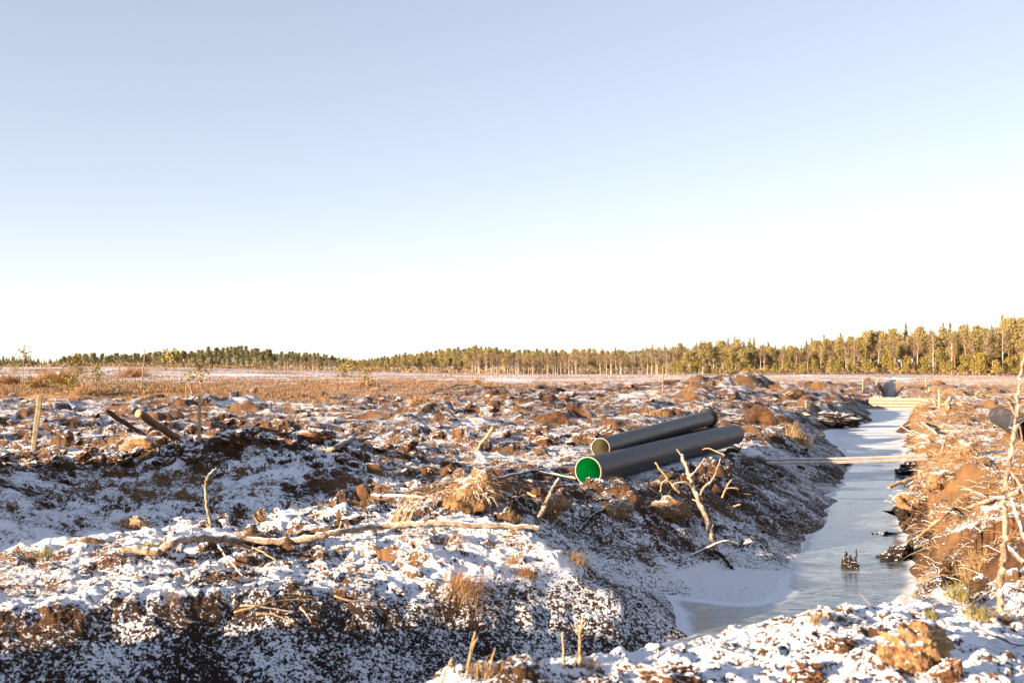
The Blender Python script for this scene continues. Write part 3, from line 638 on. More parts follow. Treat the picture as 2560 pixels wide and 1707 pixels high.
log(((264, 1026), (362, 1090)), 13, (b_.y-.6, b_.y+.3), 'thinner dark red log, left of the pair leaning on the mound', M_RED, M_RED)
px_stick('log', [(564, 1094), (585, 1086), (612, 1083), (645, 1073)], 9, 13, M_BLACKWOOD, 'dark sodden log lying in the snow right of the upright stake', 'log')
px_stick('log', [(131, 1131), (165, 1133), (206, 1131)], 9, 8, M_SNOWSTICK, 'short snow topped log lying right of the leaning stake', 'log')
px_stick('log', [(930, 1243), (985, 1241), (1065, 1246)], 16, 12, M_SNOWSTICK, 'snow topped trunk piece lying behind the bare shrub', 'log')
px_stick('branch', [(1234, 1068), (1214, 1094), (1190, 1126)], 10, 6, M_TWIG, 'tan stick poking up from the churned peat left of the pipes', depth=(hit(1190, 1126).y-.3, hit(1190, 1126).y))
px_stick('branch', [(819, 1132), (850, 1116), (885, 1098)], 10, 14, M_BARE, 'short thick pale branch lying among brown peat lumps', lift=.05)
# the long fallen branch across the shelf
fpx = [(306, 1371), (345, 1374), (381, 1379), (408, 1370), (435, 1356), (490, 1345), (545, 1347), (598, 1352), (680, 1351), (762, 1347), (815, 1337), (870, 1326), (925, 1317), (979, 1312), (1035, 1309), (1088, 1308), (1180, 1311), (1270, 1314), (1352, 1320)]
pts = []
for i, (px, py) in enumerate(fpx):
    pts.append(hit(px, py).y)
pts = [at(px, py, min(pts[max(0, i-2):i+3])-.12) for i, (px, py) in enumerate(fpx)]
e = empty('fallen_branch', pts[0], 'long pale bent branch lying across the snowy shelf in the foreground', 'branch')
stick_mesh('stem', pts, .054, .036, M_BARE, e, seg=12, knots=7)
for (pix, w0, w1, dy) in (([(760, 1350), (800, 1356), (840, 1358)], 9, 4, (15.1, 15)), ([(870, 1326), (820, 1322), (770, 1316)], 10, 5, (15.8, 16.2)), ([(1270, 1316), (1310, 1312), (1349, 1303)], 8, 4, (16.6, 16.5)), ([(435, 1356), (400, 1352), (330, 1346), (280, 1336)], 11, 6, (14.7, 15.6)), ([(1150, 1309), (1146, 1297)], 4, 2, (16.5, 16.5))):
    P = [at(px, py, dy[0]+(dy[1]-dy[0])*i/(len(pix)-1)) for i, (px, py) in enumerate(pix)]
    for p in P: p.z = max(p.z, gz(p.x, p.y)+.01)
    stick_mesh('side_branch', P, w0/F*P[0].y/2, w1/F*P[-1].y/2, M_BARE, e)
px_stick('branch', [(531, 1336), (524, 1300), (516, 1262), (513, 1225), (517, 1200), (528, 1182), (541, 1172)], 10, 6, M_BARE, 'bent pale stick standing upright behind the long fallen branch', depth=(15.3, 15.6), knots=3)
px_stick('branch', [(928, 1318), (905, 1290), (876, 1262)], 8, 4, M_BARE, 'thin pale stick leaning left over the long fallen branch', depth=(16.0, 16.0))
y_ = hit(1340, 1310).y
px_stick('broken_branch', [(1340, 1310), (1358, 1272), (1378, 1230), (1388, 1212), (1398, 1194)], 14, 5, M_BARE, 'barkless broken branch standing out of the peat below the green lined pipe', depth=(y_, y_+.3), knots=3)
px_stick('branch', [(1356, 1181), (1330, 1184), (1298, 1190), (1236, 1203)], 12, 6, M_SNOWSTICK, 'snowy grey branch lying left of the green pipe mouth', lift=.06)
px_stick('branch', [(1345, 1185), (1400, 1194), (1440, 1202)], 8, 6, M_BARE, 'straight pale stick lying against the green pipe mouth', lift=.05)
px_stick('branch', [(1301, 1233), (1340, 1247)], 8, 6, M_TWIG, 'short tan stick stub left of the barkless broken branch', lift=.05)
px_stick('branch', [(1512, 1281), (1490, 1292), (1468, 1312), (1434, 1350)], 9, 4, M_BLACKWOOD, 'dark curved branch hanging down the snowy bank below the pipes', lift=.06)
# the dead tree standing up from the ditch bank
e = empty('dead_tree', at(1789, 1410, 17.3), 'dead leaning tree trunk with bare branches standing in the frozen bay', 'dead tree')
def tpart(nm, pix, w0, w1, d, mat=M_BARE, knots=0):
    P = [at(px, py, d[0]+(d[1]-d[0])*i/(len(pix)-1)) for i, (px, py) in enumerate(pix)]
    return stick_mesh(nm, P, w0/F*d[0]/2, w1/F*d[1]/2, mat, e, knots=knots)
TP = [(1789, 1418), (1784, 1362), (1775, 1328), (1766, 1293), (1749, 1259), (1736, 1224), (1725, 1189), (1710, 1155), (1704, 1138)]
tpart('trunk', TP, 16, 9, (17.2, 18.3), M_BARE, 6)
tpart('branch', [(1706, 1142), (1700, 1133), (1692, 1123)], 6, 3, (18.3, 18.35))
tpart('branch', [(1727, 1190), (1745, 1170), (1762, 1146)], 6, 4, (18.0, 18.1))
tpart('branch', [(1744, 1250), (1760, 1217), (1777, 1204), (1792, 1176), (1802, 1146)], 7, 4, (17.85, 17.6))
tpart('branch', [(1736, 1222), (1715, 1206), (1688, 1208), (1684, 1216)], 6, 3, (17.9, 17.7))
tpart('root', [(1788, 1378), (1800, 1384), (1822, 1410), (1842, 1432)], 10, 7, (17.1, 16.7), M_BLACKWOOD)
px_stick('branch', [(1700, 1232), (1682, 1213), (1665, 1191), (1638, 1156)], 7, 5, M_TWIG, 'thin brown stick leaning left in front of the green lined pipe', depth=(18.4, 18.3), knots=2)
px_stick('branch', [(1651, 1230), (1655, 1207), (1668, 1197)], 4, 3, M_TWIG, 'small arched twig beside the thin brown leaning stick', depth=(18.3, 18.3))
px_stick('branch', [(1806, 1244), (1812, 1226), (1822, 1208), (1830, 1198)], 6, 3, M_TWIG, 'small upright twig right of the dead tree', depth=(18.9, 18.9))
px_stick('branch', [(1817, 1220), (1832, 1219), (1848, 1222)], 4, 3, M_TWIG, 'small level twig crossing beside the upright one right of the dead tree', depth=(18.9, 18.9))
px_stick('branch', [(1818, 1268), (1836, 1265), (1852, 1260)], 5, 4, M_TWIG, 'short pale twig low on the bank right of the dead tree', depth=(18.2, 18.2))
px_stick('branch', [(1676, 1412), (1700, 1402), (1725, 1390), (1765, 1371), (1805, 1353), (1825, 1353), (1850, 1362)], 7, 5, M_SNOWSTICK, 'snow covered branch propped against the foot of the dead tree', depth=(16.6, 16.9), knots=1)
px_stick('branch', [(1727, 1390), (1724, 1400), (1728, 1414)], 6, 8, M_BLACKWOOD, 'short dark prop under the snow covered branch', depth=(16.65, 16.65))
px_stick('branch', [(1812, 1138), (1790, 1128), (1770, 1120), (1756, 1124)], 4, 2, M_TWIG, 'fine twigs lying against the far half of the green lined pipe', depth=(21.6, 22.0))
# right bank sticks
px_stick('branch', [(2386, 1276), (2340, 1312), (2296, 1346), (2248, 1373)], 9, 6, M_TWIG, 'long tan stick sloping down the right bank to the black peat block', lift=.04)
px_stick('branch', [(2546, 1236), (2500, 1252), (2450, 1264), (2410, 1280)], 12, 7, M_BARE, 'thick snowy stick lying behind the dead standing tree at right', lift=.05)
px_stick('branch', [(2292, 1192), (2262, 1202), (2236, 1211), (2221, 1221)], 9, 9, M_TWIG, 'stick jutting out over the ice from the right bank', depth=(26.5, 26.0))
px_stick('branch', [(2300, 1180), (2292, 1203), (2277, 1228)], 7, 5, M_TWIG, 'stick hanging steeply off the right bank above the ice', depth=(26.8, 26.3))
px_stick('branch', [(2303, 1066), (2322, 1084), (2342, 1101)], 7, 6, M_BARE, 'broad pale split stick lying on the right bank beyond the footbridge', lift=.2)
px_stick('branch', [(2249, 1073), (2286, 1096), (2325, 1118)], 4, 4, M_BARE, 'thin long pale stick lying on the right bank beyond the footbridge', lift=.2)
px_stick('branch', [(2353, 1135), (2357, 1117), (2362, 1101)], 7, 6, M_BARE, 'short pale stub standing on the right bank near the footbridge end', depth=(30.0, 30.2))
px_stick('log', [(2258, 1138), (2290, 1136), (2318, 1134)], 7, 6, M_TWIG, 'tan log lying just behind the right end of the footbridge', 'log', depth=(30.8, 30.8))
px_stick('stump', [(2371, 1022), (2367, 1008), (2378, 994)], 13, 9, M_BARE, 'pale broken stump right of the stake near the dam', 'stump', depth=(hit(2371, 1022).y, hit(2371, 1022).y), wob=.25)
# the thin dead tree at the right edge
y_ = hit(2500, 1533).y; e = empty('dead_tree', at(2500, 1535, y_), 'tall thin crooked dead tree standing at the right edge of the picture', 'dead tree')
def rpart(nm, pix, w0, w1, d=(0, 0), knots=0):
    P = [at(px, py, y_+d[0]+(d[1]-d[0])*i/(len(pix)-1)) for i, (px, py) in enumerate(pix)]
    return stick_mesh(nm, P, w0/F*y_/2, w1/F*y_/2, M_BARE, e, knots=knots, seg=10)
rpart('trunk', [(2500, 1540), (2501, 1490), (2503, 1431), (2509, 1380), (2514, 1329), (2510, 1270), (2511, 1227), (2519, 1175), (2530, 1110), (2537, 1065), (2544, 1020), (2545, 975), (2552, 935), (2562, 890), (2570, 840)], 20, 6, (0, .3), 5)
rpart('branch', [(2521, 1165), (2536, 1190), (2553, 1215), (2566, 1250)], 9, 5)
rpart('branch', [(2534, 1090), (2546, 1062), (2552, 1075), (2556, 1110)], 8, 4)
rpart('branch', [(2540, 1040), (2528, 1018), (2522, 1004)], 4, 2)
px_stick('branch', [(2528, 1246), (2540, 1285), (2552, 1320), (2562, 1352)], 10, 8, M_BARE, 'pale stick leaning behind the dead standing tree at the right edge', depth=(y_+1.2, y_+.6))
px_stick('branch', [(2514, 1362), (2536, 1383), (2566, 1412)], 13, 10, M_BARE, 'thick pale stick sloping down to the right from the dead standing tree', depth=(y_+1.0, y_+.2))
px_stick('branch', [(2425, 1520), (2470, 1492), (2508, 1470)], 4, 3, M_TWIG, 'thin twig lying across the snow beside the yellow green grass', lift=.03)
# foreground stems
y_ = hit(1452, 1668).y
px_stick('dry_stem', [(1452, 1690), (1450, 1630), (1450, 1578), (1456, 1552), (1459, 1537)], 9, 5, M_TWIG, 'taller forked dry stem in the foreground snow', 'plant stem', 'dry stems in the foreground', depth=y_, knots=2)
px_stick('dry_stem', [(1450, 1580), (1442, 1570), (1437, 1562)], 6, 4, M_TWIG, 'side fork of the taller dry stem in the foreground', 'plant stem', 'dry stems in the foreground', depth=y_)
px_stick('dry_stem', [(1412, 1690), (1409, 1640), (1406, 1578)], 8, 5, M_TWIG, 'straight dry stem left of the forked one', 'plant stem', 'dry stems in the foreground', depth=y_-.05)
y_ = hit(1169, 1690).y
px_stick('dry_stem', [(1166, 1690), (1178, 1620), (1188, 1577)], 7, 4, M_TWIG, 'dry stem leaning right at the left end of the near bank', 'plant stem', 'dry stems in the foreground', depth=y_)
px_stick('dry_stem', [(1172, 1660), (1184, 1610), (1195, 1595)], 6, 4, M_TWIG, 'short dry stem beside the leaning one', 'plant stem', 'dry stems in the foreground', depth=y_+.05)
px_stick('dry_stem', [(1102, 1710), (1116, 1675), (1131, 1643)], 7, 4, M_TWIG, 'dry stem leaning far right, leftmost at the bottom edge', 'plant stem', 'dry stems in the foreground', depth=y_-.1)
px_stick('dry_stem', [(1225, 1672), (1232, 1640), (1238, 1618)], 5, 3, M_TWIG, 'small dry stem between the leaning one and the forked one', 'plant stem', 'dry stems in the foreground', depth=y_+.1)
px_stick('branch', [(2060, 1541), (2075, 1550), (2092, 1556)], 8, 6, M_TWIG, 'small tan twig on the edge of the near snowy bank', lift=.02)
px_stick('branch', [(2440, 1573), (2480, 1595), (2530, 1618), (2560, 1622)], 10, 6, M_SNOWSTICK, 'snowy stick half buried in the near bank at the right', lift=.03)
# overhanging twigs at the rim of the side ditch
for k, (pix, lb) in enumerate((([(585, 1542), (640, 1527), (700, 1512), (790, 1508)], 'longest pale twig along the rim of the side ditch'), ([(600, 1525), (650, 1528), (740, 1542)], 'pale twig over the rim crossing the longest one'), ([(640, 1545), (690, 1548), (735, 1570)], 'pale twig drooping into the shaded side ditch'), ([(750, 1528), (765, 1545), (778, 1568)], 'thick snowy twig pointing down into the side ditch'), ([(0, 1592), (30, 1590), (62, 1589)], 'pale stick on the rim at the left edge'), ([(450, 1560), (480, 1566), (500, 1569)], 'short pale stick on the rim below the snowy shelf'), ([(835, 1500), (880, 1512), (930, 1506)], 'curved tan root along the rim of the side ditch'), ([(545, 1370), (560, 1395), (590, 1430), (606, 1450)], 'thin pale twig below the long fallen branch'), ([(605, 1370), (650, 1385), (690, 1410)], 'thin pale twig lying right below the fallen branch'), ([(468, 1478), (495, 1455), (515, 1448)], 'snowy twig in the middle of the shelf'))):
    px_stick('twig', pix, 8 if k == 3 else 6, 3, M_BARE if k % 2 else M_TWIG, lb, 'twig', None, lift=.05)
# the bare shrub of arched whitish twigs behind the fallen branch
def shrub(px0, px1, py0, py1, n, name, label, mat, width=3.2):
    y0 = hit((px0+px1)/2, py1).y; e = empty(name, at((px0+px1)/2, py1, y0), label, 'shrub')
    for k in range(n):
        bx = random.uniform(px0, px0+(px1-px0)*.45); tx = bx+random.uniform(.25, .6)*(px1-px0); ty = random.uniform(py0, py0+(py1-py0)*.5); dy = random.uniform(-.5, .5)
        P = [at(bx, py1, y0+dy), at(bx+(tx-bx)*.3, py1+(ty-py1)*.6, y0+dy), at(bx+(tx-bx)*.7, ty, y0+dy), at(tx, ty+random.uniform(-4, 14), y0+dy)]
        stick_mesh('stem', P, width/F*y0/2, width*.4/F*y0/2, mat, e, seg=5)
    return e
shrub(968, 1100, 1228, 1308, 16, 'bare_shrub', 'bare shrub of arched whitish twigs behind the fallen branch', M_TWIG)

# ------------------------------------------------------------------ lumps of peat
def lump(seed, jag=.3, sub=4):
    import bmesh
    bm = bmesh.new(); bmesh.ops.create_icosphere(bm, subdivisions=sub, radius=1); r = np.random.default_rng(seed)
    v = np.array([list(p.co) for p in bm.verts]); off = r.uniform(0, 50, 3)
    pl = r.normal(size=(11, 3)); pl /= np.linalg.norm(pl, axis=1, keepdims=True); cutd = r.uniform(.55, .95, 11)
    for n_, c_ in zip(pl, cutd): d = v @ n_; v = np.where((d > c_)[:, None], v-np.outer(d-c_, n_)*.85, v)
    ds = .5*jag*(vn(v[:, 0]*1.7+off[0]+v[:, 2], v[:, 1]*1.7+off[1]-v[:, 2]*.7, seed))+.45*jag*vn(v[:, 0]*4+off[0]+v[:, 2]*3, v[:, 1]*4+v[:, 2]*2.1, seed+1)+.3*jag*vn(v[:, 0]*9+v[:, 2]*8, v[:, 1]*9+v[:, 2]*5+off[2], seed+2)+.16*jag*vn(v[:, 0]*19+v[:, 2]*17, v[:, 1]*19-v[:, 2]*13, seed+3)
    v = v*(1+ds)[:, None]
    f = [[q.index for q in p.verts] for p in bm.faces]; bm.free(); return v, np.array(f)
def clod(px0, px1, py0, py1, seed, mat, label, group='single peat lumps', jag=.6, rz=0.0, dep=.8, name='peat_lump'):
    b = hit((px0+px1)/2, py1-.15*(py1-py0)); y = b.y; wd = (px1-px0)/F*y*.5; hh = (py1-py0)/F*y*.5
    v, f = lump(seed, jag, 5); v = v*np.array([wd*1.08, wd*dep, hh*1.08]); c = at((px0+px1)/2, (py0+py1)/2, y)
    o = quick_mesh(name, v, f, mat, None, c, True); return tag(o, label, 'peat lump', group)
clod(2204, 2372, 1560, 1688, 301, M_PALECLOD, 'largest pale fibrous peat lump in the right foreground', jag=.55)
clod(2350, 2414, 1640, 1707, 302, M_CLOD, 'smooth brown peat lump right of the largest foreground lump')
clod(2062, 2140, 1588, 1628, 303, M_CLOD, 'low brown peat lump left of the largest foreground lump')
clod(1970, 2062, 1650, 1707, 304, M_CLOD, 'brown crumbly peat lump at the bottom edge left of the largest one')
clod(1606, 1735, 1655, 1725, 305, M_CLOD, 'wide snow capped brown lump cut by the bottom edge')
clod(2174, 2234, 1330, 1382, 306, M_BLACKCLOD, 'black sodden peat block standing in the ice at the right bank')
clod(2206, 2286, 1368, 1428, 307, M_BLACKCLOD, 'larger black sodden peat block nearer along the right bank')
clod(2240, 2284, 1262, 1306, 308, M_BLACKCLOD, 'black peat block farther along the right water edge')
clod(2240, 2290, 1158, 1196, 309, M_BLACKCLOD, 'black peat overhang by the water just past the footbridge')
clod(2020, 2150, 1030, 1068, 310, M_BLACKCLOD, 'big dark slumped peat block at the left water edge before the dam', dep=.6)
clod(1460, 1500, 1078, 1108, 311, M_CLOD, 'brown lump left of the beige lined pipe mouth')
clod(1325, 1372, 1068, 1098, 312, M_CLOD, 'squarish brown lump in the field left of the pipes')
clod(1345, 1390, 1088, 1118, 313, M_CLOD, 'rounded brown lump left of the pipe mouths')
clod(750, 830, 1068, 1108, 314, M_CLOD, 'tall brown peat lump alone in the snow left of centre')
clod(1000, 1038, 1100, 1132, 315, M_CLOD, 'pale faced brown lump in the centre field')
clod(1022, 1060, 1130, 1160, 316, M_CLOD, 'brown lump in front of the pale faced one in the centre')
clod(938, 985, 1108, 1130, 317, M_CLOD, 'dark brown lump left of the pale faced lump')
clod(1078, 1110, 1074, 1098, 318, M_CLOD, 'single pointed lump in smooth snow in the centre')
clod(462, 492, 1062, 1086, 319, M_CLOD, 'round snowy lump just left of the upright stake')
clod(1498, 1560, 1062, 1098, 320, M_CLOD, 'rough brown lump behind the upper pipe')
clod(1395, 1435, 978, 1000, 321, M_CLOD, 'angular brown block in the far churned field')
clod(1560, 1585, 958, 974, 322, M_CLOD, 'dark block on the far spoil heap left of the thin pole')
clod(626, 645, 970, 984, 323, M_PALECLOD, 'pale round stump like lump in the brown heather')
# scattered brown lumps: one of each shape, then copies
LP = []
for k in range(7):
    v, f = lump(400+k, .75, 4); o = quick_mesh('peat_lump', v*np.array([1, .85, .62]), f, M_CLOD, None, (0, 0, 0), True); LP.append(o)
random.seed(21); first = set(); n_ = 0
cand = []
while n_ < 190:
    px = random.uniform(-30, 2590); py = 985+ (1290-985)*random.random()**1.5
    h_ = hit(px, py)
    sdv = float(ditch_field(np.array([h_.x]), np.array([h_.y]))[0][0])
    if sdv < .9 or h_.y > 110 or (h_.y < 18.5 and h_.x < 2) or segd(np.array([h_.x]), np.array([h_.y]), *PIPE_LINE)[0][0] < .75: continue
    if h_.x > .388*h_.y and random.random() < .6: continue
    if vn(np.array([h_.x/4]), np.array([h_.y/4]), 500)[0] < -.15: continue
    s_ = random.uniform(.045, .135)*(1+.012*h_.y)*(1.6 if random.random() < .12 else 1)
    k = n_ % 7; o = LP[k] if k not in first else LP[k].copy()
    if k in first: C.objects.link(o)
    first.add(k); n_ += 1
    o.location = (h_.x, h_.y, h_.z+s_*.1); o.scale = (s_*random.uniform(.8, 1.35), s_*random.uniform(.7, 1.2), s_*random.uniform(.7, 1.25)); o.rotation_euler = (random.uniform(-.35, .35), random.uniform(-.35, .35), random.uniform(0, 6.28))
    tag(o, 'brown lump of peat lying loose on the churned snow dusted field', 'peat lump', 'loose peat lumps scattered over the field')
# jagged stump frozen into the ice
y_ = 8463/(1418-HZ); e = empty('stump', at(2125, 1420, y_), 'black jagged two pointed stump frozen into the ditch ice', 'stump')
v, f = lump(350, .5); quick_mesh('base', v*np.array([.17, .14, .10]), f, M_BLACKCLOD, e, (0, 0, .02), True)
for (x0, x1, yt, w_) in ((2112, 2116, 1376, 17), (2138, 2142, 1370, 9), (2126, 2127, 1392, 14)):
    P = [at(x0-2, 1422, y_), at(x0, 1405, y_), at((x0+x1)/2, 1390, y_), at(x1, yt, y_)]; stick_mesh('spike', P, w_/F*y_*.6, .006, M_BLACKWOOD, e, seg=7, wob=.3)

# ------------------------------------------------------------------ grass, roots, brushwood
def blades(base, height, width, seed, lean=.5, dirv=None, bend=.8):
    r = np.random.default_rng(seed); n = len(base); an = r.uniform(0, 2*np.pi, n); d = np.stack([np.cos(an), np.sin(an)], 1)*r.uniform(.1, 1, (n, 1))*lean
    if dirv is not None: d += np.array(dirv)
    h = height*r.uniform(.5, 1.25, (n, 1)); s = np.stack([-np.sin(an), np.cos(an), np.zeros(n)], 1)*np.asarray(width).reshape(-1, 1)*.5
    mid = base+np.concatenate([d*h*.45, h*.62], 1); top = base+np.concatenate([d*h*(1+bend), h*(1-.35*bend*r.uniform(0, 1, (n, 1)))], 1)
    v = np.stack([base-s, base+s, mid+s*.75, mid-s*.75, top, top], 1)
    f = np.arange(n)[:, None]*6; q = np.concatenate([f+[0, 1, 2], f+[0, 2, 3], f+[3, 2, 4]])
    return v.reshape(-1, 3), q
def tuft(px, py, wpx, hpx, n, mat, label, seed, group='grass tufts', lean=.7, name='grass_tuft', dirv=None):
    b = hit(px, py); y = b.y; r = np.random.default_rng(seed); R = wpx/F*y*.5; h = hpx/F*y
    p = np.stack([b.x+r.normal(size=n)*R*.45, b.y+r.normal(size=n)*R*.45], 1); z = terrain(p[:, 0], p[:, 1])-.02
    v, f = blades(np.concatenate([p, z[:, None]], 1)-np.array(b), h, max(.006, 1.1/F*y), seed, lean, dirv)
    o = quick_mesh(name, v, f, mat, None, b); return tag(o, label, 'grass', group)
tuft(118, 1392, 60, 34, 130, M_GRASSG, 'yellow green grass tuft in the snow at the left edge', 1)
tuft(1160, 1478, 120, 44, 420, M_REDGRASS, 'largest rusty grass tussock on the rim of the side ditch', 2, dirv=(.3, -.1))
tuft(1315, 1442, 60, 34, 160, M_REDGRASS, 'small rusty tuft on the rim right of the largest tussock', 3)
tuft(1440, 1402, 60, 26, 200, M_GRASS, 'low straw tuft near the nose of the snowy shelf', 4, dirv=(.5, -.1))
tuft(1275, 1302, 50, 22, 190, M_GRASS, 'straw tuft behind the right end of the fallen branch', 5)
tuft(375, 1372, 50, 26, 110, M_GRASSG, 'green tuft behind the bend of the fallen branch', 6)
tuft(1285, 1400, 70, 26, 120, M_REDGRASS, 'rusty tuft in the snow below the fallen branch', 7)
tuft(2400, 1500, 80, 50, 150, M_GRASSG, 'tallest yellow green grass clump on the right bank', 8)
tuft(2445, 1540, 80, 36, 150, M_GRASSG, 'yellow green grass clump left of the foot of the dead tree', 9)
tuft(2330, 1545, 40, 30, 90, M_GRASSG, 'small green tuft on the near snowy bank', 10)
tuft(2036, 1555, 40, 36, 70, M_GRASS, 'fine pale tuft on the edge of the near snowy bank', 11)
tuft(2430, 1430, 110, 60, 300, M_GRASS, 'dry straw grass hanging over the right bank', 12, dirv=(-.4, -.2))
tuft(2520, 1560, 70, 36, 150, M_REDGRASS, 'rusty tuft at the foot of the dead tree on the right', 13)
tuft(1200, 1690, 90, 42, 120, M_GRASS, 'dry straw tuft among the leaning stems in the foreground', 14)
tuft(1470, 1670, 70, 30, 80, M_GRASS, 'dry straw tuft around the forked stem in the foreground', 15)
tuft(1225, 1275, 110, 22, 160, M_GRASS, 'straw fringe below the root heap', 16)
tuft(440, 1500, 50, 22, 130, M_REDGRASS, 'reddish sparse tuft on the snowy shelf at left', 17)
tuft(850, 1475, 60, 20, 60, M_REDGRASS, 'tiny rusty tuft above the rim of the side ditch', 18)
tuft(1140, 1350, 70, 26, 90, M_REDGRASS, 'rusty tuft below the middle of the fallen branch', 19)
tuft(2000, 1105, 60, 34, 260, M_GRASS, 'tan grass tussock on the left ditch bank behind the pipes', 20)
tuft(1640, 1040, 70, 20, 220, M_GRASS, 'bright straw tussock behind the upper pipe', 21)
# heaps of torn out roots and turf
def fibres(base, L, wd, seed, droop=.6, up=.35, dirv=(0, 0, 0)):   # thin curved strands
    r = np.random.default_rng(seed); n = len(base); d = r.normal(size=(n, 3)); d[:, 2] = np.abs(d[:, 2])*up; d += np.array(dirv); d /= np.linalg.norm(d, axis=1, keepdims=True)
    L = np.asarray(L).reshape(-1, 1)*r.uniform(.5, 1.4, (n, 1)); s = np.cross(d, r.normal(size=(n, 3))); s /= np.linalg.norm(s, axis=1, keepdims=True)+1e-9; s *= np.asarray(wd).reshape(-1, 1)*.5
    c = r.normal(size=(n, 3))*.25*L; P = [base, base+d*L*.35+c*.3, base+d*L*.7+c*.8+[0, 0, -.06]*L*droop, base+d*L+c+[0, 0, -.3]*L*droop]
    v = np.stack([P[0]-s, P[0]+s, P[1]-s, P[1]+s, P[2]-s*.8, P[2]+s*.8, P[3]-s*.4, P[3]+s*.4], 1).reshape(-1, 3); f = np.arange(n)[:, None]*8
    return v, np.concatenate([f+[0, 1, 3, 2], f+[2, 3, 5, 4], f+[4, 5, 7, 6]])
def root_heap(px0, px1, py0, py1, seed, label, n=900, mat=M_STRAND, name='root_heap', core=True):
    b = hit((px0+px1)/2, py1); y = b.y; R = (px1-px0)/F*y*.5; H = (py1-py0)/F*y; r = np.random.default_rng(seed)
    e = empty(name, b, label, 'root heap', 'torn out root heaps')
    if core:
        v, f = lump(seed, .35); quick_mesh('turf', v*np.array([R*.85, R*.7, H*.5]), f, M_PALECLOD, e, (0, R*.2, H*.36), True)
    u = r.normal(size=(n, 3)); u /= np.linalg.norm(u, axis=1, keepdims=True); u[:, 2] = np.abs(u[:, 2])*1.1-.15; an_ = np.arctan2(u[:, 1], u[:, 0]); u *= (.75+.3*np.sin(an_*3+seed)+.2*np.sin(an_*5+seed*2))[:, None]*r.uniform(.7, 1.1, (n, 1))
    p = u*np.array([R*.9, R*.7, H*.46])+np.array([0, R*.2, H*.34]); v, f = fibres(p, R*.27, max(.006, 1.1/F*y), seed, 1.5, .15)
    quick_mesh('roots', v, f, mat, e); return e
root_heap(1090, 1268, 1160, 1285, 601, 'big tan heap of torn roots and dry grass left of the green pipe mouth', 1500)
root_heap(1505, 1590, 1240, 1298, 602, 'shaggy brown turf overhang below the green lined pipe', 700)
root_heap(1600, 1730, 1235, 1298, 603, 'brown turf clump with roots at the foot of the dead tree', 700)
root_heap(1335, 1430, 1232, 1295, 604, 'grassy brown turf clump behind the barkless broken branch', 500)
root_heap(630, 668, 1265, 1305, 605, 'small tan root lump on the shaded mound', 260)
root_heap(285, 380, 1285, 1325, 606, 'low dry grass heap left of the upright bent stick', 300)
root_heap(270, 430, 1075, 1130, 607, 'brown turf mound under the two leaning logs', 200)
root_heap(2300, 2400, 1160, 1225, 608, 'tangled tan root heap on the right bank in front of the footbridge end', 900)
root_heap(2240, 2330, 1215, 1275, 609, 'shaggy tan root overhang along the right water edge', 800)
root_heap(2380, 2470, 1090, 1150, 610, 'tan root heap left of the muddy pipe', 600)
# brushwood all along the right bank: nobody could count it
r = np.random.default_rng(31); n = 52000
Yb = 13.5+ (105-13.5)*r.random(n)**1.6; Xb = .388*Yb+.4+np.abs(r.normal(size=n))*(1.8+.06*Yb); m = vn(Xb/1.1, Yb/1.1, 801)+.55*vn(Xb/3, Yb/3, 802) > r.uniform(-.15, .95, n)
Xb, Yb = Xb[m], Yb[m]; sdv = ditch_field(Xb, Yb)[0]; m = (sdv > .25) & (Yb < 85); Xb, Yb = Xb[m], Yb[m]; zb = terrain(Xb, Yb)+.0
v, f = fibres(np.stack([Xb, Yb, zb], 1), .14+.006*Yb, np.maximum(.006, .00036*Yb), 33, .6, .25, (-.5, -.25, .02))
n = 16000; Yb = r.uniform(13.5, 30, n); Xb = .388*Yb+.2+r.uniform(0, 4.2, n); sdv = ditch_field(Xb, Yb)[0]; m = (sdv > .1) & (vn(Xb/.7, Yb/.7, 803) > -.2); Xb, Yb = Xb[m], Yb[m]
v2, f2 = fibres(np.stack([Xb, Yb, terrain(Xb, Yb)], 1), .16, .0075, 34, .8, .2, (-.4, -.3, -.02)); f = np.concatenate([f, f2+len(v)]); v = np.concatenate([v, v2])
tag(quick_mesh('brushwood', v, f, M_STRAND), 'tan tangle of roots and dry brushwood along the right ditch bank', None, None, 'stuff')
# straw and rootlets strewn on the churned ground
n = 60000; Yb = 8+ (75-8)*r.random(n)**1.5; Xb = (r.random(n)*1.16-.58)*Yb; m = vn(Xb/1.6, Yb/1.6, 811)+.4*vn(Xb/.5, Yb/.5, 812) > .12; Xb, Yb = Xb[m], Yb[m]
sdv = ditch_field(Xb, Yb)[0]; m = (sdv > .5) & (segd(Xb, Yb, *PIPE_LINE)[0] > .9); Xb, Yb = Xb[m], Yb[m]
v, f = fibres(np.stack([Xb, Yb, terrain(Xb, Yb)], 1), .07+.0035*Yb, np.maximum(.004, .00036*Yb), 35, .5, .3)
tag(quick_mesh('straw_litter', v, f, M_GRASS), 'dry straw and rootlets strewn over the churned ground', None, None, 'stuff')
